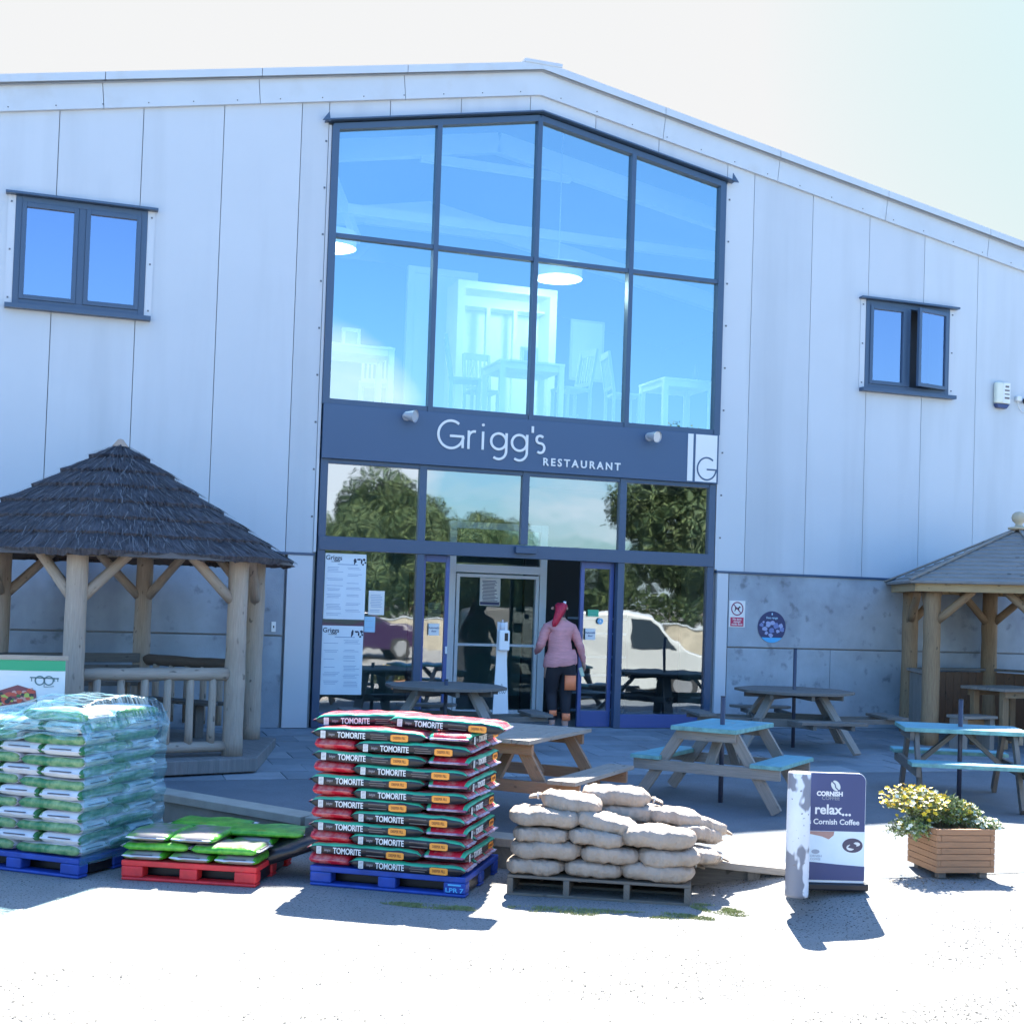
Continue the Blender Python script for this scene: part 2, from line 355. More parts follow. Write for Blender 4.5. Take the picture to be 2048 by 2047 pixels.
# ------------------------------------------------------------------ ground
WALL = [(-14, 4.5), (1.24, -4.62), (2.30, -5.87), (5.19, -7.97), (5.54, -8.31)]
def zU(y): return 0.03*y
def zL(y): return -0.45+0.022*max(0, -9.2-y)
def wall_y(x):
    for (a, b), (c, d) in zip(WALL, WALL[1:]):
        if x <= c: return b+(d-b)*(x-a)/(c-a)
    return WALL[-1][1]-(x-WALL[-1][0])*0.35
def zG(x, y):
    """car park surface"""
    lo = zL(y)
    k = sm(4.95, 5.7, x)
    if k == 0: return lo
    d = wall_y(x)-y
    hi = zU(y)-0.004 if d < 0.3 else zU(y)*(1-sm(0.3, 2.6, d))+lo*sm(0.3, 2.6, d)
    if y > -8.8 and hi > lo: hi = zU(y)-0.004
    return lo*(1-k)+hi*k
g = MB()
xs = [-400, -120, -40, -20, -10, -6]+[-4+0.25*i for i in range(0, 72)]+[16, 20, 30, 60, 140, 400]
ys = [-900, -300, -120, -60, -35, -24, -19, -16, -14, -13]+[-12+0.2*i for i in range(0, 42)]+[-3.4, -2.5, -1, 0.5, 3, 30, 150, 900]
gv = [[None]*len(xs) for _ in ys]
for j, y in enumerate(ys):
    for i, x in enumerate(xs):
        z = zG(x, y) if y > -60 else -0.2
        if y > -3.9: z = -0.5
        gv[j][i] = g.bm.verts.new((x, y, z+0.006*noise.noise(Vector((x*0.8, y*0.8, 0)))*(1 if x < 4.9 and y > -60 else 0)))
for j in range(len(ys)-1):
    for i in range(len(xs)-1):
        f = g.bm.faces.new((gv[j][i], gv[j][i+1], gv[j+1][i+1], gv[j+1][i])); f.smooth = True
m = mat('car_park_tarmac', (0.25, 0.245, 0.235), 0.9, var=0.12, scale=2.0, bump=0.6, bscale=150)
layered(m, 60, 0.615, 0.64, (0.02, 0.02, 0.018), 1.0, detail=2)
layered(m, 0.35, 0.52, 0.7, (0.17, 0.17, 0.165), 0.6)
tag(g.build('car_park', m), kind='structure')
# upper forecourt (tarmac) from the paving edge to the retaining edge
g = MB(); N = 90
for i in range(N):
    x0 = -6+i*26/N; x1 = -6+(i+1)*26/N
    for (ya0, ya1, yb0, yb1) in [(-3.9, -3.9, None, None)]:
        y0, y1 = min(wall_y(x0)+(0.16 if x0 < 4.1 else 0.04), -3.0), min(wall_y(x1)+(0.16 if x1 < 4.1 else 0.04), -3.0)
        if x0 >= 5.5: y0 = y1 = -8.75
        if x0 < 5.5 and y0 > -3.95: continue
        ya = -3.95; K = 6
        for k in range(K):
            t0, t1 = k/K, (k+1)/K
            P = [(x0, ya+(y0-ya)*t0), (x0, ya+(y0-ya)*t1), (x1, ya+(y1-ya)*t1), (x1, ya+(y1-ya)*t0)]
            g.face([(x, y, zU(y)) for x, y in P], 0, True)
bmesh.ops.remove_doubles(g.bm, verts=g.bm.verts, dist=0.001)
m = mat('forecourt_tarmac', (0.125, 0.145, 0.165), 0.9, var=0.16, scale=1.6, bump=0.5, bscale=140)
layered(m, 90, 0.58, 0.66, (0.065, 0.07, 0.08), 0.7, detail=2)
tag(g.build('tarmac', m), kind='structure')
# paving slabs
g = MB()
for j in range(9):
    yb = 0.15-j*0.456
    for i in range(-22, 44):
        x0 = i*0.61+(0.3 if j % 2 else 0)
        y0, y1 = yb-0.45, yb; dz = random.uniform(-0.003, 0.003)
        zc = [(x0, y0), (x0+0.60, y0), (x0+0.60, y1), (x0, y1)]
        top = [(x, y, zU(y)+0.006+dz) for x, y in zc]; bot = [(x, y, zU(y)-0.03) for x, y in zc]
        ru, rv = random.random()*9, random.random()*9
        g.face(top, random.choice((0, 0, 0, 1, 2)), uvs=[(x+ru, y+rv) for x, y in zc])
        for k in range(4):
            l = (k+1) % 4; g.face((bot[k], bot[l], top[l], top[k]), 0)
def slab(n, c): return layered(mat(n, c, 0.85, var=0.10, scale=5, bump=0.4, bscale=70), 1.2, 0.5, 0.7, (0.13, 0.135, 0.14), 0.5)
tag(g.build('paving', [slab('slab_a', (0.22, 0.25, 0.275)), slab('slab_b', (0.185, 0.215, 0.24)), slab('slab_c', (0.27, 0.295, 0.315))]), kind='structure')
g = MB(); g.face([(-14, 0.6, zU(0.6)-0.028), (-14, -3.96, zU(-3.96)-0.028), (27, -3.96, zU(-3.96)-0.028), (27, 0.6, zU(0.6)-0.028)])
tag(g.build('paving_bed', mat('joint_mortar', (0.09, 0.09, 0.085), 0.95)), kind='structure')
# retaining wall with coping, and the timber sleeper end
wl = thing('retaining_wall', 'low concrete wall with pale coping edging the raised terrace behind the compost', 'wall', (2.3, -5.87, -0.5))
def wallseg(name, pts, z0f, z1f, hw, mm, over=0):
    g = MB()
    for (a, b), (c, d) in zip(pts, pts[1:]):
        n = max(1, int(math.hypot(c-a, d-b)/0.9)); dx, dy = (c-a)/n, (d-b)/n
        nx, ny = -dy, dx; l = math.hypot(nx, ny); nx, ny = nx/l*hw, ny/l*hw
        for i in range(n):
            gap = 0.004 if over else 0
            p = (a+dx*(i+gap), b+dy*(i+gap)); q = (a+dx*(i+1-gap), b+dy*(i+1-gap))
            base = [(p[0]+nx, p[1]+ny), (p[0]-nx, p[1]-ny), (q[0]-nx, q[1]-ny), (q[0]+nx, q[1]+ny)]
            lo = [g.bm.verts.new((x-2.3, y+5.87, z0f(y)+0.5)) for x, y in base]; hi = [g.bm.verts.new((x-2.3, y+5.87, z1f(y)+0.5)) for x, y in base]
            g.bm.faces.new(hi); g.bm.faces.new(lo[::-1])
            for k in range(4):
                h = (k+1) % 4; g.bm.faces.new((lo[k], lo[h], hi[h], hi[k]))
    return g.build(name, mm, wl, bevel=0.006)
WP = [(-1.0, -1.9), (1.24, -4.62), (2.30, -5.87), (4.2, -7.26)]
wallseg('wall_face', WP, lambda y: -0.6, lambda y: zU(y)-0.062, 0.085, layered(mat('wall_render', (0.25, 0.235, 0.20), 0.9, var=0.2, scale=3, bump=0.4, bscale=50), 2, 0.5, 0.7, (0.11, 0.11, 0.10), 0.6))
wallseg('coping', WP, lambda y: zU(y)-0.06, lambda y: zU(y)+0.012, 0.125, mat('coping', (0.36, 0.335, 0.28), 0.85, var=0.15, scale=4, bump=0.3, bscale=60), 1)
st = thing('timber_step', 'timber edged step beside the white bollard and sandbags', 'step', (4.85, -7.75, -0.45))
g = MB(); g.beam((4.1-4.85, -7.2+7.75, 0.214), (5.62-4.85, -8.36+7.75, 0.187), 0.26, 0.055); g.build('tread', 'grey_wood', st, 0.006)
g = MB(); g.beam((4.1-4.85, -7.15+7.75, 0.02), (5.50-4.85, -8.20+7.75, 0.01), 0.12, 0.27); g.build('riser', 'dk_wood', st, 0.006)
g = MB(); g.box((0.50, -0.42, 0.06), (0.10, 0.10, 0.20), 0, rz=-0.6); g.build('support_block', 'dk_wood', st, 0.006)

# ------------------------------------------------------------------ building
RX = 6.3
def zvl(x): return 8.79-0.186*abs(x-RX)      # lower edge of the verge flashing
def zrf(x): return 9.23-0.187*abs(x-RX)      # roof edge
def zgl(x): return 8.50-0.190*abs(x-6.315)   # head of the glazing
BX0, BX1 = -6.9, 19.5
bd = thing('restaurant_building', 'large grey metal clad gabled building with a tall glazed entrance bay', 'building', (RX, 0, 0))
def B(x): return x-RX
WL = (-0.46, 1.10, 5.16, 6.50); WR = (11.68, 13.20, 5.15, 6.50)
def panel_cols(g, x0, x1, zb, top, opens, y, th=0.04, mi=0):
    cuts = sorted({x0, x1, *[o[0] for o in opens if x0 < o[0] < x1], *[o[1] for o in opens if x0 < o[1] < x1], *([RX] if x0 < RX < x1 else [])})
    for a, b in zip(cuts, cuts[1:]):
        mid = (a+b)/2; spans = [(zb, None)]
        for o in opens:
            if o[0] < mid < o[1]: spans = [(zb, o[2]), (o[3], None)]
        for z0, z1 in spans:
            if callable(z0): za, zc = z0(a), z0(b)
            else: za = zc = z0
            ta, tb = (top(a), top(b)) if z1 is None else (z1, z1)
            if ta-za < 0.01 and tb-zc < 0.01: continue
            F = [(B(a), y, za), (B(b), y, zc), (B(b), y, tb), (B(a), y, ta)]
            K = [(p[0], y+th, p[2]) for p in F]
            g.face(F, mi); g.face(K[::-1], mi)
            for k in range(4):
                l = (k+1) % 4; g.face((F[k], K[k], K[l], F[l]), mi)
g = MB(); rpan = random.Random(4)
seams = [-6.9]+list(range(-6, 4))+[3.36]
for a, b in zip(seams, seams[1:]):
    panel_cols(g, a+0.0045, b-0.0045, 2.285, lambda x: zvl(x)+0.1, [WL], 0, mi=rpan.choice((0, 1, 2)))
seams = [9.27, 9.72]+[10.72+k for k in range(9)]
for a, b in zip(seams, seams[1:]):
    panel_cols(g, a+0.0045, b-0.0045, 2.285, lambda x: zvl(x)+0.1, [WR], 0, mi=rpan.choice((0, 1, 2)))
seams = [3.36, 4.18, 5.17, 6.17, 7.16, 8.15, 9.27]
for a, b in zip(seams, seams[1:]):
    panel_cols(g, a+0.0045, b-0.0045, lambda x: zgl(x)+0.05, lambda x: zvl(x)+0.1, [], 0, mi=rpan.choice((0, 1, 2)))
g.bm.normal_update()
g.build('wall_panels', ['clad', 'clad_b', 'clad_c'], bd)
g = MB()   # dark backing seen in the joints
panel_cols(g, BX0, 3.40, 0.0, lambda x: zvl(x)+0.1, [(WL[0], WL[1], WL[2], WL[3])], 0.045, 0.10)
panel_cols(g, 9.23, BX1-0.8, 0.0, lambda x: zvl(x)+0.1, [(WR[0], WR[1], WR[2], WR[3])], 0.045, 0.10)
panel_cols(g, 3.401, 9.229, lambda x: zgl(x)+0.06, lambda x: zvl(x)+0.1, [], 0.045, 0.10)
g.build('wall_core', 'clad_dark', bd)
# concrete plinth
def prc(x0, x1, z0, z1):
    g = MB(); g.box((B((x0+x1)/2), 0.01, (z0+z1)/2), (x1-x0, 0.06, z1-z0)); g.build('concrete_panel', 'conc', bd, 0.004)
for x0, x1 in ((-6.9, -2.9), (-2.9, 3.0)): prc(x0+.004, x1-.004, 0.01, 1.185); prc(x0+.004, x1-.004, 1.205, 2.25)
for x0, x1 in ((9.466, 11.2), (11.2, 18.6)): prc(x0+.004, x1-.004, 0.01, 1.170)
prc(9.47, 18.6, 1.19, 2.25)
for x0, x1 in ((3.03, 3.36), (9.27, 9.45)): g = MB(); g.b2(B(x0), B(x1), -0.035, 0.03, 0.01, 2.25); g.build('pilaster', 'trim', bd, 0.004)
for x0, x1 in ((-6.9, 3.38), (9.25, 18.7)): g = MB(); g.b2(B(x0), B(x1), -0.045, 0.03, 2.252, 2.283); g.build('drip_flashing', 'frame', bd)
# verge flashing
for sgn, xe in ((-1, BX0-0.3), (1, BX1)):
    g = MB()
    n = 7; L = abs(xe-RX)
    for i in range(n):
        a = RX+sgn*(L*i/n+0.004*(i > 0)); b = RX+sgn*(L*(i+1)/n-0.004); sk = sgn*0.186*0.5
        f0 = lambda x: zvl(x); f1 = lambda x: zvl(x)+0.335
        q = [(B(a), f0(a)), (B(b), f0(b)), (B(b+sk*0.33*(i < n-1)), f1(b)), (B(a+sk*0.33*(i > 0)), f1(a))]
        F = [(x, -0.055, z) for x, z in q]; K = [(x, 0.0, z) for x, z in q]
        g.face(F); g.face(K[::-1])
        for k in range(4):
            l = (k+1) % 4; g.face((F[k], K[k], K[l], F[l]))
        q = [(B(a), zvl(a)+0.335), (B(b), zvl(b)+0.335), (B(b), zrf(b)), (B(a), zrf(a))]
        F = [(x, -0.13, z) for x, z in q]; K = [(x, 0.35, z) for x, z in q]
        g.face(F); g.face(K[::-1])
        for k in range(4):
            l = (k+1) % 4; g.face((F[k], K[k], K[l], F[l]))
    vf = g.build('verge_flashing', 'verge', bd)
    g = MB()
    for i in range(int(L/0.55)):
        x = RX+sgn*(0.3+i*0.55); g.lathe([(0, 0.008), (0.007, 0.007), (0.009, 0)], (0, 0, 0), 8)
        for v in g.bm.verts[-24:] if False else []: pass
        g.bm.verts.ensure_lookup_table()
        for v in list(g.bm.verts)[-24:]: v.co = Vector((B(x)+v.co.x, -0.055-v.co.z, zvl(x)+0.05+v.co.y))
    g.build('rivet', 'screw', vf)
g = MB()
for sgn in (-1, 1):
    xe = BX0-0.3 if sgn < 0 else BX1
    def strip(x0, x1, y0, y1):
        q = [(B(x0), zrf(x0)), (B(x1), zrf(x1))]
        P = [(q[0][0], y0, q[0][1]), (q[1][0], y0, q[1][1]), (q[1][0], y1, q[1][1]), (q[0][0], y1, q[0][1])]
        g.face(P); g.face([(x, y, z-0.12) for x, y, z in P][::-1])
    if sgn < 0:
        strip(RX, xe, -0.12, 30)
    else:
        strip(RX, xe, -0.12, 30)
rf = g.build('roof', 'roof', bd)
g = MB(); g.prism([(B(RX-0.28), -0.14), (B(RX+0.28), -0.14), (B(RX+0.28), 30), (B(RX-0.28), 30)], 9.182, 9.238)
g.build('ridge_cap', 'verge', bd, 0.01)
g = MB()
g.b2(B(BX0), B(BX0+0.1), 0.15, 30, 0, 6.5); g.b2(B(18.6), B(18.7), 0.15, 30, 0, 6.6); g.b2(B(BX0+0.1), B(18.6), 29.9, 30, 0, 6.5)
g.build('side_wall', 'clad', bd)
# interior shell
g = MB()
g.b2(B(BX0+0.1), B(18.6), 0.16, 12, 3.58, 4.22)                    # first floor slab
g.build('floor_slab', 'int_wall', bd)
g = MB(); g.b2(B(-1), B(15), 11, 11.1, 4.22, 9.0); g.b2(B(-1), B(-0.9), 0.3, 11, 4.22, 7.7); g.b2(B(13.5), B(13.6), 0.3, 11, 4.22, 7.7)
g.build('upper_room_wall', mat('upper_wall', (0.14, 0.22, 0.28), 0.85), bd)
g = MB(); g.b2(B(1.5), B(12), 6.0, 6.1, 0, 3.57); g.b2(B(3.2), B(3.3), 0.3, 6, 0, 3.57); g.b2(B(10.2), B(10.3), 0.3, 6, 0, 3.57)
g.build('lobby_wall', mat('lobby_wall', (0.38, 0.50, 0.50), 0.85), bd)
g = MB(); g.b2(B(1.5), B(12), 0.16, 6.0, -0.08, 0.008)
g.build('lobby_floor', 'int_floor', bd)
# steel rafters seen through the upper glass
g = MB()
for y, dz in ((1.8, 0.55), (5.5, 0.6)):
    for sgn in (-1, 1):
        g.beam((B(RX), y, zrf(RX)-dz), (B(RX+sgn*8), y, zrf(RX+sgn*8)-dz), 0.16, 0.30)
    g.beam((B(RX-1.2), y, 8.30), (B(RX+1.2), y, 8.30), 0.10, 0.12)
g.beam((B(RX-6), 3.4, 7.85), (B(RX+6), 3.4, 7.85), 0.12, 0.16)
g.beam((B(3.6), 1.9, 8.3), (B(4.7), 4.2, 7.6), 0.12, 0.16)
g.build('rafter', 'furn', bd)

# --- glazed screen: frame members + panes
def frame_bar(g, x0, x1, z0, z1, y0=-0.035, y1=0.06, mi=0): g.b2(B(x0), B(x1), y0, y1, z0, z1, mi)
gs = None
g = MB()
MUL = [3.45, 4.87, 6.315, 7.755, 9.19]
for i, x in enumerate(MUL):
    wd = 0.034 if 0 < i < 4 else 0.048
    t = zgl(x)-0.02
    g.b2(B(x-wd), B(x+wd), -0.05, 0.08, 4.25, t)
for a, b in zip(MUL, MUL[1:]):
    frame_bar(g, a+0.034, b-0.034, 6.46, 6.52, -0.032, 0.058)
    frame_bar(g, a+0.034, b-0.034, 4.25, 4.325, -0.032, 0.058)
for a, b in ((3.42, 6.315), (6.315, 9.22)):
    g.beam((B(a), 0.012, zgl(a)-0.03), (B(b), 0.012, zgl(b)-0.03), 0.12, 0.085)
    s_ = 1 if a < 5 else -1
    g.beam((B(a-(0.12 if s_ > 0 else 0)), -0.03, zgl(a-(0.12 if s_ > 0 else 0))+0.045), (B(b+(0.12 if s_ < 0 else 0)), -0.03, zgl(b+(0.12 if s_ < 0 else 0))+0.045), 0.20, 0.022)
for x, sg in ((3.30, 1), (9.34, -1)):   # little turned-up flashing ends
    z = zgl(x)+0.03
    g.prism([(B(x-0.05), 0), (B(x+0.06), 0), (B(x+sg*0.04), 0.13)], 0.0, 0.02, mtx=Matrix.Translation((0, -0.10, z)) @ Matrix.Rotation(PI/2, 4, 'X'))
up_fr = g.build('upper_window', 'frame', bd, 0.004)
g = MB()
for a, b in zip(MUL, MUL[1:]):
    for z0, z1 in ((4.32, 6.465), (6.515, None)):
        g2 = MB(); ta = z1 or zgl(a+0.03)-0.04; tb = z1 or zgl(b-0.03)-0.04
        g2.face([(B(a+0.03), 0.02, z0), (B(b-0.03), 0.02, z0), (B(b-0.03), 0.02, tb), (B(a+0.03), 0.02, ta)])
        g2.build('pane', 'gl_up', up_fr)
g.bm.free()
# lower screen
LM = [3.47, 4.82, 6.29, 7.76, 9.17]
g = MB()
for i, x in enumerate(LM):
    wd = 0.05
    if i == 2: g.b2(B(x-wd), B(x+wd), -0.01, 0.10, 2.525, 3.535)
    else: g.b2(B(x-wd), B(x+wd), -0.01, 0.10, 0.01, 3.535)
for a, b in zip(LM, LM[1:]): frame_bar(g, a+0.051, b-0.051, 3.475, 3.535, 0.0, 0.09)
g.b2(B(3.43), B(9.21), -0.03, 0.11, 2.335, 2.515)
for a, b in ((LM[0], LM[1]), (LM[3], LM[4])): frame_bar(g, a+0.051, b-0.051, 0.01, 0.20, 0.0, 0.09, 1)
lo_fr = g.build('lower_window', ['frame', 'frame_blue'], bd, 0.004)
for i, (a, b) in enumerate(zip(LM, LM[1:])):
    g = MB(); g.face([(B(a+0.05), 0.04, 2.515), (B(b-0.05), 0.04, 2.515), (B(b-0.05), 0.04, 3.475), (B(a+0.05), 0.04, 3.475)]); g.build('pane', 'gl_lo', lo_fr)
    if i in (0, 3):
        g = MB(); g.face([(B(a+0.05), 0.04, 0.20), (B(b-0.05), 0.04, 0.20), (B(b-0.05), 0.04, 2.335), (B(a+0.05), 0.04, 2.335)]); g.build('pane', 'gl_lo', lo_fr)
# sliding leaves
def leaf(x0, x1, y):
    g = MB(); t = 0.055
    g.b2(B(x0), B(x0+t), y, y+0.05, 0.015, 2.33); g.b2(B(x1-t), B(x1), y, y+0.05, 0.015, 2.33)
    g.b2(B(x0+t), B(x1-t), y, y+0.05, 2.24, 2.33); g.b2(B(x0+t), B(x1-t), y, y+0.05, 0.015, 0.24)
    d = g.build('sliding_door', 'frame_blue', bd, 0.003)
    g = MB(); g.face([(B(x0+t), y+0.025, 0.24), (B(x1-t), y+0.025, 0.24), (B(x1-t), y+0.025, 2.24), (B(x0+t), y+0.025, 2.24)]); g.build('pane', 'gl_lo', d)
    return d
d1 = leaf(4.875, 5.27, 0.115); d2 = leaf(7.20, 7.705, 0.115)
g = MB(); g.b2(B(5.235), B(5.262), 0.085, 0.114, 1.0, 1.10); g.build('handle', 'white', d1, 0.003)
g = MB(); g.b2(B(6.14), B(6.44), -0.10, -0.031, 2.40, 2.495); g.build('door_sensor', 'frame', bd, 0.01)
# white inner lobby screen
g = MB(); y = 1.6
for x in (5.70, 7.14): g.b2(B(x), B(x+0.11), y, y+0.09, 0.01, 2.9)
g.b2(B(5.81), B(7.14), y, y+0.09, 2.15, 2.27); g.b2(B(5.81), B(7.14), y+0.01, y+0.08, 2.80, 2.9)
for x in (5.82, 7.07): g.b2(B(x), B(x+0.05), y-0.02, y+0.07, 0.02, 2.13)
g.b2(B(5.87), B(7.07), y-0.02, y+0.07, 2.08, 2.13); g.b2(B(5.87), B(7.07), y, y+0.06, 1.06, 1.10); g.b2(B(5.87), B(7.07), y-0.02, y+0.07, 0.02, 0.12)
inn = g.build('lobby_screen', mat('screen_white', (0.88, 0.90, 0.93), 0.4), bd, 0.003)
g = MB(); g.face([(B(5.87), y+0.03, 0.12), (B(7.07), y+0.03, 0.12), (B(7.07), y+0.03, 2.08), (B(5.87), y+0.03, 2.08)]); g.build('pane', glass('glass_inner', 0.02, (0.70, 0.84, 0.84)), inn)
g = MB(); g.face([(B(5.81), y+0.03, 2.27), (B(7.14), y+0.03, 2.27), (B(7.14), y+0.03, 2.8), (B(5.81), y+0.03, 2.8)]); g.build('pane', 'gl_lo', inn)
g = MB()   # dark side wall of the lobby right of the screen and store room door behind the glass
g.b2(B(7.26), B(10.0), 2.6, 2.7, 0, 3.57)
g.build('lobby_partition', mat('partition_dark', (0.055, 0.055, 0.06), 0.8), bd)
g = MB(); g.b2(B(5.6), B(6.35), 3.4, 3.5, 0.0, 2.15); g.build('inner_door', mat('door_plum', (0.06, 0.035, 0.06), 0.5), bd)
# edge trims with screws on the cladding reveal
for xa, xb, xx in ((3.362, 3.398, 3.33), (9.232, 9.268, 9.31)):
    g = MB(); g.b2(B(xa), B(xb), -0.012, 0.0, 2.3, zgl((xa+xb)/2)); tr = g.build('reveal_trim', 'trim', bd)
    for i in range(9): g = MB(); g.b2(B(xx-0.012), B(xx+0.012), -0.008, 0.0, 2.75+i*0.62, 2.774+i*0.62); g.build('screw', 'screw', tr)

# --- two side windows
def side_window(x0, x1, z0, z1, opened=False):
    g = MB(); t = 0.075; mid = (x0+x1)/2
    g.b2(B(x0), B(x0+t), -0.02, 0.07, z0, z1); g.b2(B(x1-t), B(x1), -0.02, 0.07, z0, z1)
    g.b2(B(x0+t), B(x1-t), -0.02, 0.07, z1-t, z1); g.b2(B(x0+t), B(x1-t), -0.02, 0.07, z0, z0+t)
    g.b2(B(mid-0.045), B(mid+0.045), -0.018, 0.07, z0+t, z1-t)
    wnd = g.build('window', 'frame', bd, 0.004)
    g = MB(); g.b2(B(x0-0.12), B(x1+0.12), -0.11, -0.0, z1+0.002, z1+0.03); g.build('head_flashing', 'frame', wnd)
    g = MB(); g.b2(B(x0-0.08), B(x1+0.08), -0.12, 0.0, z0-0.055, z0-0.002); g.build('sill', 'frame', wnd)
    for xa, xb in ((x0-0.09, x0-0.002), (x1+0.002, x1+0.09)): g = MB(); g.b2(B(xa), B(xb), -0.012, -0.001, z0, z1); g.build('side_trim', 'trim', wnd)
    for xx in (x0-0.05, x1+0.05):
        for k in range(3):
            z = z0+0.08+k*(z1-z0-0.16)/2; g = MB(); g.b2(B(xx-0.01), B(xx+0.01), -0.02, -0.012, z-0.01, z+0.01); g.build('screw', 'screw', wnd)
    s = 0.055
    for k, (a, b) in enumerate(((x0+t, mid-0.045), (mid+0.045, x1-t))):
        if opened and k == 1:
            Mx = Matrix.Translation((B(b), -0.02, 0)) @ Matrix.Rotation(R(12), 4, 'Z')
            g = MB(); W_ = b-a
            for q in ((-W_, -W_+s, z0+t, z1-t), (-s, 0, z0+t, z1-t), (-W_+s, -s, z1-t-s, z1-t), (-W_+s, -s, z0+t, z0+t+s)):
                g.box(None, (q[1]-q[0], 0.05, q[3]-q[2]), mtx=Mx @ Matrix.Translation(((q[0]+q[1])/2, -0.03, (q[2]+q[3])/2)))
            g.build('casement', 'frame', wnd, 0.003)
            g = MB(); g.face([Mx @ Vector(p) for p in ((-W_+s, -0.03, z0+t+s), (-s, -0.03, z0+t+s), (-s, -0.03, z1-t-s), (-W_+s, -0.03, z1-t-s))])
            g.build('pane', 'gl_side', wnd)
            continue
        g = MB()
        g.b2(B(a), B(a+s), -0.035, 0.03, z0+t, z1-t); g.b2(B(b-s), B(b), -0.035, 0.03, z0+t, z1-t)
        g.b2(B(a+s), B(b-s), -0.035, 0.03, z1-t-s, z1-t); g.b2(B(a+s), B(b-s), -0.035, 0.03, z0+t, z0+t+s)
        g.build('casement', 'frame', wnd, 0.003)
        g = MB(); g.face([(B(a+s), 0, z0+t+s), (B(b-s), 0, z0+t+s), (B(b-s), 0, z1-t-s), (B(a+s), 0, z1-t-s)]); g.build('pane', 'gl_side', wnd)
    g = MB(); g.b2(B(x0), B(x1), 0.5, 0.55, z0-0.3, z1+0.3); g.build('room_backing', mat('room_dark', (0.10, 0.11, 0.13), 0.9), wnd)  # plain dark sheet set back from the window in place of a room
MT['gl_side'] = glass('glass_side', 0.36, (0.5, 0.6, 0.7), (0.62, 0.70, 0.96), 0.004, 0.6)
side_window(*WL); side_window(*WR, opened=True)

# ------------------------------------------------------------------ signs and fittings on the front
sg = thing('restaurant_sign', "dark slate fascia sign reading Grigg's Restaurant in white over the entrance", 'sign', (6.32, -0.06, 3.53))
ox, oz = 6.32, 3.53
g = MB(); g.b2(3.42-ox, 9.22-ox, 0.0, 0.16, 0.005, 0.72); g.build('board', 'sign', sg, 0.004)
def PX(x): return x-ox
def PZ(z): return z-oz
Msg = FM(0, -0.002, 0)
g = MB(); t = 0.033
nrb = [0]
def rb(pts, wd=t, closed=False): nrb[0] += 1; g.ribbon([(PX(a), PZ(b)) for a, b in pts], wd, Msg, 0.012+nrb[0]*0.0005, closed=closed)
rb(arc(5.165, 3.965, 0.178, 52, 352, 40, 0.185)); rb([(5.15, 3.945), (5.346, 3.945)]); rb([(5.333, 3.955), (5.333, 3.79)])
rb([(5.415, 4.035), (5.415, 3.785)]); rb(arc(5.50, 3.945, 0.083, 180, 80, 14, 0.082))
rb([(5.618, 4.035), (5.618, 3.787)]); rb(arc(5.618, 4.125, 0.006, 0, 360, 10), 0.014, True); rb(arc(5.618, 4.125, 0.014, 0, 360, 12), 0.012, True)
for gx in (5.845, 6.145):
    rb(arc(gx, 3.917, 0.108, 0, 360, 32), t, True); rb([(gx+0.112, 4.035), (gx+0.112, 3.79)])
    rb(arc(gx+0.002, 3.79, 0.110, 0, -128, 18, 0.115))
rb([(6.335, 4.16), (6.335, 4.07)])
rb(arc(6.447, 3.983, 0.052, 35, 250, 18)+arc(6.452, 3.866, 0.060, 90, -130, 18, 0.066), t)
g.mesh_in(text_me('RESTAURANT', 0.145, 0.0035, 0.007, 1.42), Msg @ Matrix.Translation((PX(7.083), PZ(3.678), 0.007)))
g.build('lettering', 'lbl_white', sg, recalc=True)
g = MB(); g.b2(PX(8.72), PX(8.805), -0.006, -0.001, 0.025, 0.705); g.b2(PX(8.845), PX(9.19), -0.006, -0.001, 0.025, 0.705)
pn = g.build('logo_panel', 'lbl_white', sg)
g = MB(); g.ribbon([(PX(a), PZ(b)) for a, b in arc(9.03, 3.745, 0.15, 50, 360, 34, 0.16)], 0.022, FM(0, -0.007, 0), 0.004)
g.ribbon([(PX(9.03), PZ(3.735)), (PX(9.188), PZ(3.735))], 0.022, FM(0, -0.0075, 0), 0.004)
g.build('logo_letter', 'sign', pn)
def spotlight(x, z, lab, turn):
    t_ = thing('spotlight', lab, 'lamp', (x, -0.06, z), 0, 'spotlights on the fascia sign')
    g = MB(); g.tube((0, 0.0, 0), (0, -0.03, 0), 0.06, n=18); g.tube((0, -0.03, 0), (0.0, -0.12, 0.005), 0.022); g.build('bracket', 'steel', t_)
    g = MB(); d = Vector((turn, -0.75, -0.15)).normalized(); c = Vector((0, -0.12, 0.0))
    g.tube(c-d*0.05, c+d*0.10, 0.045, 0.085, 20, cap=False); g.tube(c-d*0.051, c-d*0.05, 0.045, 0.044, 20)
    g.tube(c+d*0.085, c+d*0.088, 0.076, 0.076, 20); g.build('lamp_head', 'steel', t_)
spotlight(4.54, 4.16, 'grey cone spotlight left of the white lettering on the fascia', 0.8)
spotlight(8.10, 4.14, 'grey cone spotlight right of the white lettering, near the logo panel', 0.35)
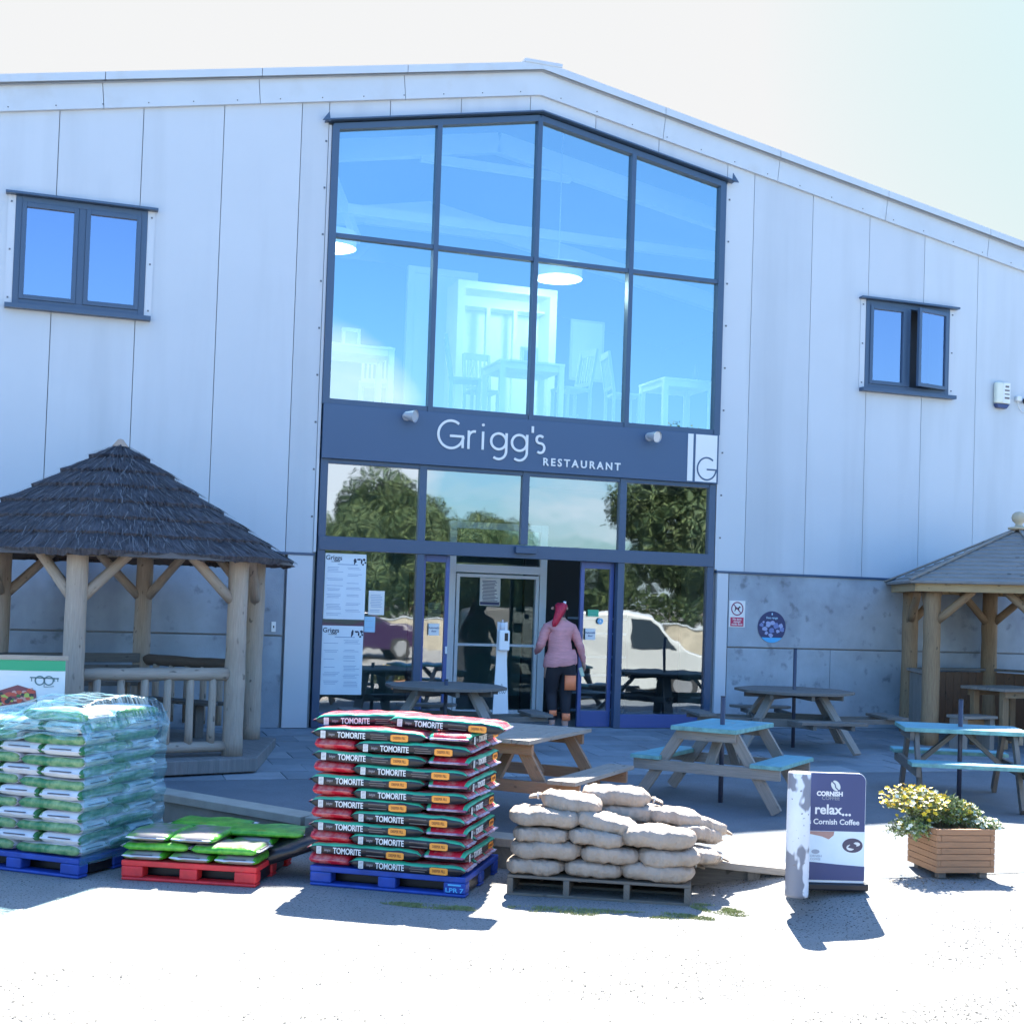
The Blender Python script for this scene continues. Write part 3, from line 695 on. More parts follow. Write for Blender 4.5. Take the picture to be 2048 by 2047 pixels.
# alarm box, camera
al = thing('alarm_box', 'cream and white burglar alarm box high on the right of the wall', 'alarm', (14.18, -0.01, 5.25))
g = MB(); g.box((0, -0.045, 0.02), (0.27, 0.09, 0.34)); g.build('case', mat('alarm_cream', (0.72, 0.72, 0.60), 0.4), al, 0.03)
g = MB(); g.prism([(-0.13, -0.155), (-0.10, -0.215), (0.07, -0.225), (0.13, -0.155)], 0.004, 0.085, mtx=FM(0, 0, 0)); g.build('strobe', 'navy', al, 0.008)
g = MB(); g.box((0.055, -0.0925, 0.02), (0.13, 0.004, 0.32)); lb = g.build('label', 'lbl_white', al)
g = MB()
for z, wd, h in ((0.12, 0.07, 0.03), (0.06, 0.09, 0.025), (0.0, 0.09, 0.018), (-0.06, 0.09, 0.03)): g.box((0.06, -0.0955, z), (wd, 0.002, h))
g.build('print', 'lbl_grey', lb)
cm = thing('cctv_camera', 'small white camera with a cable loop at the far right of the wall', 'camera', (14.56, -0.01, 5.18))
g = MB(); g.box((-0.05, -0.03, 0.03), (0.09, 0.06, 0.08)); g.build('junction_box', 'lbl_white', cm, 0.01)
g = MB(); g.tube((0.05, -0.02, 0.0), (0.30, -0.22, 0.02), 0.04, 0.045, 14); g.build('camera_body', 'dark', cm)
g = MB(); P = [(-0.05+0.14*(1-math.cos(a))*1.0, -0.02, -0.02-0.16*math.sin(a)) for a in [i*PI/12 for i in range(12)]]
for a, b in zip(P, P[1:]): g.tube(a, b, 0.007, n=6)
g.build('cable', 'lbl_white', cm)
# keypad on concrete
kp = thing('key_switch', 'small white key switch plate at the end of the concrete behind the thatched gazebo', 'switch', (2.88, -0.02, 1.31))
g = MB(); g.box((0, -0.012, 0), (0.055, 0.02, 0.13)); g.build('plate', 'lbl_white', kp, 0.003)
g = MB(); g.box((0, -0.024, 0.0), (0.014, 0.004, 0.03)); g.build('keyhole', 'dark', kp)
# no dogs sign
nd = thing('no_dogs_sign', 'white sign with a barred dog symbol above a red text block', 'sign', (9.78, -0.022, 1.667))
nd.location.x = 9.61
g = MB(); g.box((0, -0.004, 0), (0.26, 0.006, 0.385)); g.build('board', 'lbl_white', nd, 0.0)
F = FM(0, -0.0075, 0)
g = MB(); g.ribbon(arc(0, 0.075, 0.092, 0, 360, 36), 0.016, F, 0.002, closed=True); g.ribbon([(-0.062, 0.137), (0.062, 0.013)], 0.014, F, 0.002)
g.build('prohibition_ring', mat('ring_maroon', (0.22, 0.02, 0.09), 0.4), nd)
g = MB()
g.prism([(-0.042, 0.10), (-0.032, 0.108), (-0.028, 0.092), (0.012, 0.088), (0.026, 0.104), (0.030, 0.115), (0.040, 0.108), (0.056, 0.102), (0.054, 0.092), (0.038, 0.090), (0.030, 0.074), (0.034, 0.040), (0.024, 0.038), (0.014, 0.066), (-0.012, 0.068), (-0.026, 0.056), (-0.036, 0.036), (-0.046, 0.038), (-0.036, 0.066), (-0.036, 0.086)], 0, 0.0016, mtx=F)
g.build('dog_symbol', 'dark', nd)
g = MB(); g.box((0, -0.0085, -0.115), (0.215, 0.003, 0.13)); rp = g.build('text_block', mat('sign_red', (0.50, 0.03, 0.10), 0.4), nd)
g = MB()
for s_, z in (('No dogs', -0.078), ('except', -0.113), ('guide dogs', -0.150)): g.mesh_in(text_me(s_, 0.042, 0.0008, 0.0005), FM(0, -0.0105, z))
g.build('lettering', 'lbl_white', rp)
# round sign
rs = thing('round_sign', 'round dark blue picture sign with a bright blue foot on the concrete wall', 'sign', (10.55, -0.022, 1.49))
rs.location.x = 10.19
F = FM(0, -0.003, 0)
g = MB(); g.prism(arc(0, 0, 0.232, 0, 360, 48)[:-1], 0, 0.005, mtx=F); g.build('disc', mat('disc_navy', (0.02, 0.035, 0.12), 0.4), rs)
g = MB(); g.prism(arc(0, 0, 0.231, 222, 318, 20), 0.0055, 0.0068, mtx=F); g.build('blue_segment', mat('seg_blue', (0.05, 0.40, 0.75), 0.4), rs)
g = MB(); random.seed(3)
for (x, y, r) in ((-.17, .03, .035), (-.12, -.03, .04), (-.06, .04, .045), (-.09, -.09, .03), (0.0, -.05, .045), (.01, .06, .04), (.07, .02, .05), (.15, .02, .04), (.17, -.04, .04), (.1, -.06, .03), (-.02, -.12, .04), (-.14, .07, .02)):
    g.prism([(x+r*random.uniform(.7, 1.2)*math.cos(k*PI/5), y+r*random.uniform(.6, 1.1)*math.sin(k*PI/5)) for k in range(10)], 0.0056, 0.0066+random.random()*0.001, mi=random.choice((0, 1)), mtx=F)
g.build('picture', [mat('pic_blue', (0.16, 0.22, 0.45), 0.5), mat('pic_pale', (0.32, 0.38, 0.60), 0.5)], rs)
g = MB(); g.mesh_in(text_me('free range', 0.047, 0.0008, 0.0005), FM(0, -0.0095, 0.135)); g.box((0, -0.0095, 0.19), (0.02, 0.001, 0.03)); g.build('lettering', mat('let_cyan', (0.35, 0.6, 0.75), 0.5), rs)

# posters and notices on the glass (inside face)
def lines(g, x0, x1, z0, z1, n, y, mi=1, jit=0.35, h=0.006):
    for i in range(n):
        z = z1+(z0-z1)*(i+0.5)/n; a = x0+random.random()*jit*(x1-x0)*0.3; b = x1-random.random()*jit*(x1-x0)
        if random.random() < 0.12: continue
        g.box(((a+b)/2, y, z), (b-a, 0.001, h), mi)
MT['poster_blue'] = mat('poster_paper', (0.74, 0.80, 0.84), 0.5, var=0.04, scale=3)
MT['poster_ink'] = mat('poster_ink', (0.33, 0.42, 0.55), 0.6)
MT['poster_dark'] = mat('poster_black', (0.03, 0.04, 0.07), 0.6)
for nm, x0, x1, z0, z1, lab in (('menu_poster', 3.535, 4.085, 1.43, 2.295, 'tall white menu poster in the left window, the upper of two'), ('menu_poster', 3.53, 4.08, 0.44, 1.345, 'tall white menu poster in the left window, the lower of two')):
    p = thing(nm, lab, 'poster', ((x0+x1)/2, 0.030, (z0+z1)/2), 0, 'menu posters in the left window')
    W_, H_ = x1-x0, z1-z0
    g = MB(); g.box((0, 0, 0), (W_, 0.003, H_)); g.build('sheet', 'poster_blue', p)
    g = MB()
    for cx in (-W_*0.25, W_*0.23):
        z = H_*0.30
        while z > -H_*0.42:
            n = random.randint(2, 4); lines(g, cx-W_*0.21, cx+W_*0.21, z-n*0.020, z, n, -0.003, 0); z -= n*0.020+random.uniform(0.03, 0.055)
    lines(g, -W_*0.2, W_*0.3, H_*0.325, H_*0.345, 1, -0.003, 0, 0.1, 0.011)
    g.build('text', 'poster_ink', p)
    g = MB(); g.mesh_in(text_me('Griggs', 0.085, 0.0012, 0.0004), FM(-W_*0.29, -0.0035, H_*0.43)); g.mesh_in(text_me('restaurant', 0.028, 0, 0.0004), FM(-W_*0.25, -0.0035, H_*0.375))
    for (x, z, rx_, rz_) in ((0.12, 0.40, .02, .035), (0.17, 0.42, .03, .012), (0.20, 0.385, .014, .03), (0.235, 0.42, .022, .02), (0.245, 0.375, .012, .018), (0.22, 0.345, .016, .014), (0.11, 0.36, .008, .03)):
        g.prism([(x*W_/0.52+rx_*math.cos(k*PI/4)*random.uniform(.6, 1.3), z*H_+rz_*math.sin(k*PI/4)*random.uniform(.6, 1.3)) for k in range(8)], 0, 0.0008, mtx=FM(0, -0.0025, 0))
    g.build('heading', 'poster_dark', p)
def notice(x0, x1, z0, z1, y, lab, cat='notice', ink='poster_ink', paper='lbl_white', n=8, foot=False, words=None, name='notice'):
    p = thing(name, lab, cat, ((x0+x1)/2, y, (z0+z1)/2)); W_, H_ = x1-x0, z1-z0
    g = MB(); g.box((0, 0, 0), (W_, 0.003, H_)); g.build('sheet', paper, p)
    g = MB()
    if words:
        for i, s_ in enumerate(words): g.mesh_in(text_me(s_, W_*0.24, 0.0008, 0.0004), FM(0, -0.0025, H_*0.14-i*H_*0.28))
    else: lines(g, -W_*0.4, W_*0.4, -H_*0.40, H_*0.42, n, -0.003, 0, 0.25, H_*0.022)
    if foot: g.box((0, -0.003, -H_*0.42), (W_*0.94, 0.001, H_*0.11))
    g.build('text', ink, p); return p
notice(4.135, 4.35, 1.50, 1.82, 0.030, 'white notice taped inside the glass right of the upper menu poster', n=12)
notice(4.09, 4.235, 1.27, 1.475, 0.030, 'small pale blue notice below the white notice in the left window', paper=mat('paper_blue', (0.35, 0.58, 0.75), 0.5), n=2)
notice(4.995, 5.145, 1.245, 1.405, 0.105, 'small square white notice on the left sliding door glass', ink='navy', words=('Automatic', 'door'))
notice(7.285, 7.44, 1.235, 1.395, 0.105, 'small square white notice on the right sliding door glass', ink='navy', words=('Automatic', 'door'))
notice(7.315, 7.48, 1.565, 1.66, 0.105, 'small green sticker near the top of the right sliding door', cat='sticker', paper=mat('st_green', (0.05, 0.42, 0.24), 0.5), n=3, name='sticker')
rstk = thing('sticker', 'round pale blue sticker on the right sliding door', 'sticker', (7.51, 0.105, 1.50)); 
g = MB(); g.prism(arc(0, 0, 0.045, 0, 360, 24)[:-1], 0, 0.002, mtx=FM(0, 0, 0)); g.build('disc', mat('st_blue', (0.20, 0.45, 0.65), 0.5), rstk)
g = MB(); g.prism([(-0.018, -0.015), (0.018, -0.015), (0.0, 0.025)], 0, 0.001, mtx=FM(0, -0.0025, 0)); g.build('mark', 'lbl_white', rstk)
notice(6.18, 6.50, 1.665, 2.075, 1.57, 'large white notice with a dark foot on the inner lobby glass', n=16, foot=True, ink='navy')
notice(5.90, 6.12, 1.30, 1.68, 3.38, 'grey notice on the dark inner door', n=8, paper=mat('paper_grey', (0.45, 0.47, 0.48), 0.6), ink='poster_dark')
# shelf rack inside the right hand door
sr = thing('display_rack', 'dark metal rack of shelves just inside the right sliding door', 'rack', (7.95, 1.3, 0))
g = MB()
for x in (-0.55, 0.45):
    for y in (-0.15, 0.2): g.b2(x-0.02, x+0.02, y-0.02, y+0.02, 0, 1.62)
g.build('upright', 'dark', sr)
for z in (0.16, 0.42, 0.68, 0.95, 1.30, 1.52):
    g = MB(); g.b2(-0.55, 0.45, -0.15, 0.2, z, z+0.012); s1 = g.build('shelf', 'int_dark', sr)
    g = MB(); g.b2(-0.55, 0.45, -0.166, -0.152, z-0.012, z+0.02); g.build('shelf_edge', mat('shelf_edge', (0.14, 0.19, 0.26), 0.4), s1)
# hand sanitiser stand
hs = thing('sanitiser_stand', 'white tapering hand sanitiser stand outside the door beside the octagonal table', 'dispenser', (5.86, -0.45, -0.008))
g = MB(); g.prism([(-0.115, 0), (0.135, 0), (0.075, 0.95), (0.07, 1.47), (0.0, 1.455), (-0.07, 1.47), (-0.075, 0.95), (-0.10, 0.3)], -0.012, 0.012, mtx=FM(0, 0, 0)); g.build('panel', 'white', hs, 0.004)
g = MB(); g.b2(-0.15, 0.16, -0.14, 0.14, 0, 0.012); g.build('base', 'white', hs, 0.003)
g = MB(); g.b2(-0.075, 0.075, -0.11, -0.013, 1.09, 1.36); dp = g.build('dispenser', 'white', hs, 0.018)
g = MB(); g.b2(-0.002, 0.045, -0.114, -0.109, 1.22, 1.325); g.build('window', 'dark', dp)
g = MB(); g.tube((-0.02, -0.06, 1.36), (-0.02, -0.06, 1.46), 0.035, 0.03, 14); g.tube((-0.02, -0.06, 1.46), (-0.02, -0.06, 1.50), 0.012, 0.012, 8); g.build('bottle', mat('bottle_clear', (0.62, 0.64, 0.68), 0.15), hs)
g = MB(); F = FM(0, -0.0125, 0)
g.ribbon(arc(0.012, 0.60, 0.017, 140, 400, 14)+[(0.012, 0.648)], 0.006, F, 0.001, closed=True)
for x in (-0.06, -0.02, 0.02, 0.06): g.ribbon([(x-0.02+i*0.008, 0.535+0.018*math.sin(i*1.3+x*40)) for i in range(6)], 0.005, F, 0.001)
g.build('hand_symbol', 'dark', hs)

# ------------------------------------------------------------------ upper room furniture
UZ = 4.22
def dining_table(x, y, rz, L, W_, H_, lab):
    t_ = thing('dining_table', lab, 'table', (x, y, UZ), rz, 'dining tables behind the upper glass')
    g = MB(); g.b2(-L/2, L/2, -W_/2, W_/2, H_-0.035, H_); g.build('tabletop', 'furn', t_, 0.004)
    g = MB(); 
    for sx in (-1, 1): g.b2(sx*(L/2-0.05)-0.012, sx*(L/2-0.05)+0.012, -W_/2+0.06, W_/2-0.06, H_-0.12, H_-0.036)
    for sy in (-1, 1): g.b2(-L/2+0.06, L/2-0.06, sy*(W_/2-0.05)-0.012, sy*(W_/2-0.05)+0.012, H_-0.12, H_-0.036)
    g.build('apron', 'furn', t_)
    for sx in (-1, 1):
        for sy in (-1, 1):
            g = MB(); g.b2(sx*(L/2-0.045)-0.04, sx*(L/2-0.045)+0.04, sy*(W_/2-0.045)-0.04, sy*(W_/2-0.045)+0.04, 0, H_-0.036); g.build('leg', 'furn', t_, 0.004)
dining_table(3.98, 0.95, 0, 1.05, 0.8, 0.96, 'pale dining table behind the left pane of the upper glass')
dining_table(6.48, 0.85, 0, 0.98, 0.9, 0.93, 'pale dining table behind the middle of the upper glass')
dining_table(8.98, 0.9, 0, 0.85, 0.9, 0.90, 'pale dining table behind the right pane of the upper glass')
chg = 'slatted chairs around the upstairs tables'
ch = thing('dining_chair', 'tall slatted chair left of the middle upstairs table', 'chair', (5.62, 0.85, UZ), -PI/2-0.25, chg)
g = MB(); g.b2(-0.22, 0.22, -0.2, 0.22, 0.62, 0.66); g.build('seat', 'furn2', ch, 0.005)
for sx in (-1, 1):
    g = MB(); g.b2(sx*0.2-0.02, sx*0.2+0.02, 0.17, 0.21, 0, 0.62); g.build('leg', 'furn2', ch)
    g = MB(); g.beam((sx*0.2, -0.20, 0), (sx*0.2, -0.20, 0.66), 0.04, 0.04, upv=(0, 1, 0)); g.beam((sx*0.2, -0.20, 0.66), (sx*0.2, -0.30, 1.26), 0.04, 0.04, upv=(0, 1, 0)); g.build('rear_leg', 'furn2', ch)
g = MB(); g.beam((-0.2, -0.295, 1.22), (0.2, -0.295, 1.22), 0.025, 0.10)
for k in range(5): g.beam((-0.13+k*0.065, -0.215, 0.74), (-0.13+k*0.065, -0.29, 1.18), 0.012, 0.03, upv=(1, 0, 0))
g.beam((-0.2, -0.212, 0.74), (0.2, -0.212, 0.74), 0.02, 0.05); g.beam((-0.2, 0, 0.25), (0.2, 0, 0.25), 0.02, 0.03); g.build('backrest', 'furn2', ch)
dup(ch, (7.25, 0.85, UZ), (0, 0, PI/2+0.2), 'tall slatted chair right of the middle upstairs table', chg)
dup(ch, (6.15, 1.75, UZ), (0, 0, PI), 'slatted chair behind the middle upstairs table', chg)
dup(ch, (8.12, 0.95, UZ), (0, 0, -PI/2-0.1), 'slatted chair left of the right upstairs table, beside the mullion', chg)
dup(ch, (4.55, 1.9, UZ), (0, 0, PI-0.3), 'slatted chair behind the left upstairs table', chg)
def holder(x, y, z, lab):
    t_ = thing('menu_holder', lab, 'menu holder', (x, y, z), 0, 'menu holders on the upstairs tables')
    g = MB(); g.b2(-0.13, -0.085, -0.03, 0.03, 0, 0.25); g.b2(0.085, 0.13, -0.03, 0.03, 0, 0.25); g.b2(-0.085, 0.085, -0.03, 0.03, 0.20, 0.25); g.b2(-0.085, 0.085, -0.03, 0.03, 0, 0.03); g.build('frame', 'white', t_, 0.004)
    g = MB(); g.b2(-0.084, 0.084, -0.008, 0.008, 0.031, 0.199); g.build('card', 'furn2', t_)
holder(3.92, 0.75, UZ+0.961, 'white framed menu holder on the left upstairs table'); holder(6.52, 0.7, UZ+0.931, 'white framed menu holder on the middle upstairs table')
bt = thing('bottle', 'dark bottle standing on the right upstairs table', 'bottle', (9.22, 0.75, UZ+0.901))
g = MB(); g.lathe([(0.0, 0), (0.035, 0), (0.036, 0.16), (0.014, 0.21), (0.013, 0.28), (0, 0.28)], n=14); g.build('glass_body', 'navy', bt)
cb = thing('display_cabinet', 'large pale open fronted cabinet behind the middle upstairs table', 'cabinet', (6.72, 2.6, UZ))
g = MB(); g.b2(-0.82, -0.70, -0.3, 0.3, 0, 2.45); g.b2(0.70, 0.82, -0.3, 0.3, 0, 2.45); g.b2(-0.70, 0.70, -0.3, 0.3, 2.33, 2.45); g.build('carcass', 'furn', cb, 0.005)
g = MB(); g.b2(-0.70, 0.70, 0.2, 0.22, 0, 2.33); g.build('back_panel', 'furn', cb)
for x in (-0.25, 0.2):
    g = MB(); g.b2(x-0.03, x+0.03, -0.1, 0.0, 0, 2.1); g.build('divider', 'furn', cb)
g = MB(); g.b2(-0.69, 0.69, -0.1, 0.19, 2.1, 2.13); g.build('shelf', 'furn', cb)
df = thing('door_frame', 'pale door frame on the wall behind the upstairs cabinet', 'door frame', (6.3, 4.6, UZ))
g = MB(); g.b2(-0.62, -0.5, -0.06, 0.06, 0, 3.15); g.b2(0.5, 0.62, -0.06, 0.06, 0, 3.15); g.b2(-0.5, 0.5, -0.06, 0.06, 3.03, 3.15); g.build('frame', 'furn', df, 0.005)
g = MB(); g.b2(-0.5, 0.5, -0.02, 0.03, 0, 3.03); g.build('door', 'furn', df)
MT['lampshade'] = mat('lampshade', (0.85, 0.83, 0.75), 0.6)
MT['lampshade'].node_tree.nodes['Principled BSDF'].inputs['Emission Color'].default_value = (0.85, 1, 0.95, 1); MT['lampshade'].node_tree.nodes['Principled BSDF'].inputs['Emission Strength'].default_value = 0.03
pl = thing('pendant_lamp', 'round drum pendant lamp hanging right of centre upstairs', 'lamp', (7.2, 1.4, 6.62), 0, 'drum pendant lamps')
g = MB(); g.lathe([(0.36, 0), (0.36, 0.22), (0, 0.22)], n=32); g.lathe([(0.358, 0.03), (0, 0.03)], n=32); g.build('lamp_shade', 'lampshade', pl)
g = MB(); g.tube((0, 0, 0.22), (0, 0, 2.3), 0.008, n=6); g.build('flex', 'white', pl)
dup(pl, (3.72, 1.4, 6.68), (0, 0, 0), 'round drum pendant lamp behind the left edge of the upper glass', 'drum pendant lamps')
for x_, z_ in ((7.2, 6.60), (3.72, 6.66)):     # point lights added under both pendant lamps to brighten the upstairs room
    ld = bpy.data.lights.new('upstairs_fill', 'POINT'); ld.energy = 17; ld.shadow_soft_size = 0.2; ld.color = (0.85, 1.0, 0.95)
    lo_ = bpy.data.objects.new('upstairs_fill', ld); C.objects.link(lo_); lo_.location = (x_, 1.4, z_-0.06)
pc = thing('picture_frame', 'pale picture frame on the wall right of the upstairs cabinet', 'picture', (8.35, 3.0, 5.9))
g = MB(); g.b2(-0.3, 0.3, -0.02, 0.02, -0.5, 0.5); g.build('frame', 'furn2', pc)
g = MB(); g.b2(-0.26, 0.26, -0.024, -0.02, -0.46, 0.46); g.build('print', 'int_wall', pc)

# ------------------------------------------------------------------ picnic tables
def picnic(name, lab, x, y, rz, tl, tw, ts, fs, sl, so, sw, top, body, tz=0.76, group='A-frame picnic tables', brace=True, boards=5, edge=None):
    base = zU(y)
    t_ = thing(name, lab, 'picnic table', (x, y, base), rz, group)
    def gz_(lx, ly): return zU(y+math.sin(rz)*lx+math.cos(rz)*ly)-base+0.001
    g = MB(); bw = tw/boards
    for i in range(boards): g.b2(-tl/2, tl/2, -tw/2+i*bw+0.003, -tw/2+(i+1)*bw-0.003, tz-0.035, tz)
    if edge: g.b2(-tl/2-0.004, tl/2+0.004, -tw/2-0.004, tw/2+0.004, tz-0.045, tz-0.004, 1)
    g.build('tabletop', [top, edge or top], t_, 0.003)
    for sy in (-1, 1):
        g = MB(); n = 2; b = sw/n
        for i in range(n): g.b2(-sl/2, sl/2, sy*so-sw/2+i*b+0.003, sy*so-sw/2+(i+1)*b-0.003, 0.415, 0.45)
        if edge: g.b2(-sl/2-0.003, sl/2+0.003, sy*so-sw/2-0.003, sy*so+sw/2+0.003, 0.408, 0.444, 1)
        g.build('seat', [top, edge or top], t_, 0.003)
    for sx in (-1, 1):
        x0 = sx*ts/2
        for sy in (-1, 1):
            g = MB(); g.beam((x0, sy*fs, gz_(x0, sy*fs)+0.012), (x0, sy*0.24, tz-0.05), 0.045, 0.105, upv=(1, 0, 0)) if False else g.box(None, (1, 1, 1), mtx=Matrix.Identity(4)) if False else None
            p0 = Vector((x0, sy*fs, gz_(x0, sy*fs)+0.02)); p1 = Vector((x0, sy*0.26, tz-0.06))
            g.beam(p0, p1, 0.105, 0.045, upv=(1, 0, 0)); g.build('leg', body, t_, 0.003)
        g = MB(); xo = x0-sx*(-0.047)
        g.b2(xo-0.022, xo+0.022, -so-sw/2+0.02, so+sw/2-0.02, 0.305, 0.407); g.build('seat_bearer', body, t_, 0.003)
        g = MB(); g.b2(xo-0.022, xo+0.022, -tw/2+0.03, tw/2-0.03, tz-0.135, tz-0.046); g.build('top_bearer', body, t_, 0.003)
        if name == 'brown':
            pass
    if brace:
        g = MB(); g.beam((-ts/2+0.03, 0, 0.34), (-0.05, 0, tz-0.06), 0.045, 0.09, upv=(0, 1, 0)); g.beam((ts/2-0.03, 0, 0.34), (0.05, 0, tz-0.06), 0.045, 0.09, upv=(0, 1, 0))
        g.build('brace', body, t_, 0.003)
    return t_
picnic('picnic_table', 'turquoise topped picnic table on the tarmac behind the sandbags, seen end on', 6.479, -5.511, 0.73, 1.124, 0.66, 0.86, 0.708, 1.056, 0.613, 0.30, 'turq', 'grey_wood', edge='turq_edge')
picnic('picnic_table', 'turquoise topped picnic table side on behind the flower planter', 9.144, -5.72, -0.482, 1.224, 0.745, 0.974, 0.704, 1.202, 0.677, 0.287, 'turq', 'dk_wood', edge='turq_edge')
pb = picnic('picnic_table', 'plain brown picnic table partly hidden by the stack of red and black growing bags', 4.123, -6.06, 0.807, 1.449, 0.849, 1.072, 0.70, 1.463, 0.722, 0.26, 'grey_wood', 'brown_wood')
g = MB()
for sx in (-1, 1):
    for sy in (-1, 1):
        for k in range(2): g.tube((sx*0.566, sy*(0.50+k*0.075-0.02), 0.34+0.035*k), (sx*0.585, sy*(0.50+k*0.075-0.02), 0.34+0.035*k), 0.012, n=10)
g.build('bolt', 'steel', pb)
def pole(x, y, z0, z1, lab, r=0.024):
    p = thing('parasol_pole', lab, 'pole', (x, y, z0), 0, 'dark parasol poles standing in the tables')
    g = MB(); g.tube((0, 0, 0), (0, 0, z1-z0), r, n=16); g.build('tube', 'pole', p)
    g = MB(); g.tube((0, 0, z1-z0), (0, 0, z1-z0+0.006), r*1.06, n=16); g.build('cap', 'dark', p)
pole(6.42, -5.60, zU(-5.6), 0.87, 'short dark pole through the turquoise table behind the sandbags')
pole(9.144, -5.72, zU(-5.72), 0.87, 'dark pole through the turquoise table behind the planter')
pole(9.449, -1.921, zU(-1.9), 1.24, 'tall dark pole through the octagonal table against the concrete wall')
pole(4.685, -1.85, zU(-1.9), 0.77, 'dark pole stub under the octagonal table outside the menu window')
def octagon(x, y, rz, R_, s, hl, lab, wd='dk_wood', legw='grey_wood', legrot=0.0):
    base = zU(y); t_ = thing('octagonal_table', lab, 'picnic table', (x, y, base), rz, 'octagonal picnic tables')
    pts = [(R_*math.cos(R(22.5+45*k)), R_*math.sin(R(22.5+45*k))) for k in range(8)]
    g = MB(); nb = 9; H = R_*math.cos(R(22.5))
    for i in range(nb):     # boards clipped to the octagon
        y0 = -H+2*H*i/nb+0.003; y1 = -H+2*H*(i+1)/nb-0.003
        def hw(yy): return min(H, R_*math.cos(R(22.5))*math.sqrt(2)-abs(yy)) if abs(yy) > R_*math.sin(R(22.5)) else H
        g.prism([(-hw(y0), y0), (hw(y0), y0), (hw(y1), y1), (-hw(y1), y1)], 0.725, 0.76)
    g.build('tabletop', wd, t_, 0.003)
    g = MB()
    for k in range(4):
        a = PI/4*k+PI/8*0
        g.beam((-H*0.92*math.cos(a), -H*0.92*math.sin(a), 0.69-k*0.001), (H*0.92*math.cos(a), H*0.92*math.sin(a), 0.69-k*0.001), 0.045, 0.06)
    g.build('top_bearer', wd, t_)
    for k in range(4):
        a = PI/2*k; c, si = math.cos(a), math.sin(a)
        Mx = Matrix.Rotation(a, 4, 'Z')
        g = MB(); cl = 0.10
        g.prism([(s-0.13, -hl*0.78), (s+0.02, -hl), (s+0.13, -hl*0.94), (s+0.13, hl*0.94), (s+0.02, hl), (s-0.13, hl*0.78)], 0.415, 0.45, mtx=Mx)
        g.build('seat', wd, t_, 0.003)
    for k in range(4):      # leg pairs meeting under each corner between the seats
        a = PI/4+PI/2*k+legrot; c, si = math.cos(a), math.sin(a)
        g = MB(); g.beam((c*1.02, si*1.02, 0.015), (c*0.46, si*0.46, 0.70), 0.13, 0.045, upv=(c, si, 0.6)); g.build('leg', legw, t_, 0.003)
    g = MB()
    for k in range(4):
        a0 = PI/4+PI/2*k+legrot; a1 = a0+PI/2; r_ = 0.74
        p0 = Vector((r_*math.cos(a0), r_*math.sin(a0), 0.36)); p1 = Vector((r_*math.cos(a1), r_*math.sin(a1), 0.36)); d = (p1-p0).normalized()
        g.beam(p0-d*0.05, p1+d*0.05, 0.045, 0.10)
        a = PI/2*k; c, si = math.cos(a), math.sin(a)
        for q in (-1, 1): g.beam((c*0.5-si*q*hl*0.55, si*0.5+c*q*hl*0.55, 0.365), (c*(s+0.1)-si*q*hl*0.55, si*(s+0.1)+c*q*hl*0.55, 0.385), 0.045, 0.06)
    g.build('seat_bearer', wd, t_, 0.003)
    return t_
octagon(4.685, -1.85, -0.074, 0.759, 1.12, 0.40, 'weathered octagonal picnic table outside the menu window, left of the entrance', legrot=-0.25)
octagon(9.449, -1.921, -0.184, 0.80, 1.28, 0.45, 'dark octagonal picnic table in front of the stained concrete wall', legrot=-0.25)

# ------------------------------------------------------------------ thatched log gazebo
GC = (0.776, -2.18); GR = 1.60; GY = 0.262; GB = zU(-2.18)
gz = thing('thatched_gazebo', 'round log gazebo with a dark layered thatched roof on the left', 'gazebo', (GC[0], GC[1], GB), GY)
def hexp(r, k, z): return Vector((r*math.cos(PI/3*k), r*math.sin(PI/3*k), z))
g = MB(); g.prism([tuple(hexp(1.98, k, 0)[:2]) for k in range(6)], -0.02, 0.12)
g.build('deck', mat('deck_boards', (0.20, 0.19, 0.18), 0.85, var=0.2, scale=2, stretch=(14, 1, 1), bump=0.4, bscale=9), gz, 0.01)
for k in range(6):
    a = hexp(1.662, k, 0); g = MB(); g.tube((a.x, a.y, 0.12), (a.x, a.y, 2.22), 0.107, 0.098, 20, wob=0.10, seg=14); g.build('post', 'log', gz)
    g = MB()
    for q in (-1, 1):
        b = hexp(1.662, k+q, 0); d = (b-a).normalized()
        g.tube(a+d*0.07+Vector((0, 0, 1.72)), a+d*0.56+Vector((0, 0, 2.20)), 0.056, 0.05, 12, wob=0.10, seg=4)
    g.build('brace', 'log', gz)
g = MB()
for k in range(6):
    a, b = hexp(1.70, k, 2.22), hexp(1.70, k+1, 2.22); g.tube(a, b, 0.05, 0.05, 10, wob=0.1, seg=4)
g.build('ring_beam', 'log', gz)
def rail(k, full=True, topmat='log', bal=6, bench=False):
    a, b = hexp(1.662, k, 0), hexp(1.662, k+1, 0); d = (b-a).normalized()
    g = MB(); g.tube(a+d*0.06+Vector((0, 0, 0.96)), b-d*0.06+Vector((0, 0, 0.96)), 0.062, 0.066, 12, wob=0.22, seg=8); g.build('top_rail', topmat, gz)
    if full:
        g = MB(); g.tube(a+d*0.06+Vector((0, 0, 0.22)), b-d*0.06+Vector((0, 0, 0.22)), 0.055, 0.055, 12, wob=0.15, seg=6); g.build('bottom_rail', 'log', gz)
    for i in range(bal):
        t = (i+1)/(bal+1); p = a.lerp(b, t); g = MB(); g.tube(p+Vector((0, 0, 0.24)), p+Vector((0, 0, 0.93)), 0.042, 0.038, 10, wob=0.15, seg=4); g.build('baluster', 'log', gz)
rail(4); rail(0, False, 'log_dark', 6); rail(3); rail(2)
g = MB()
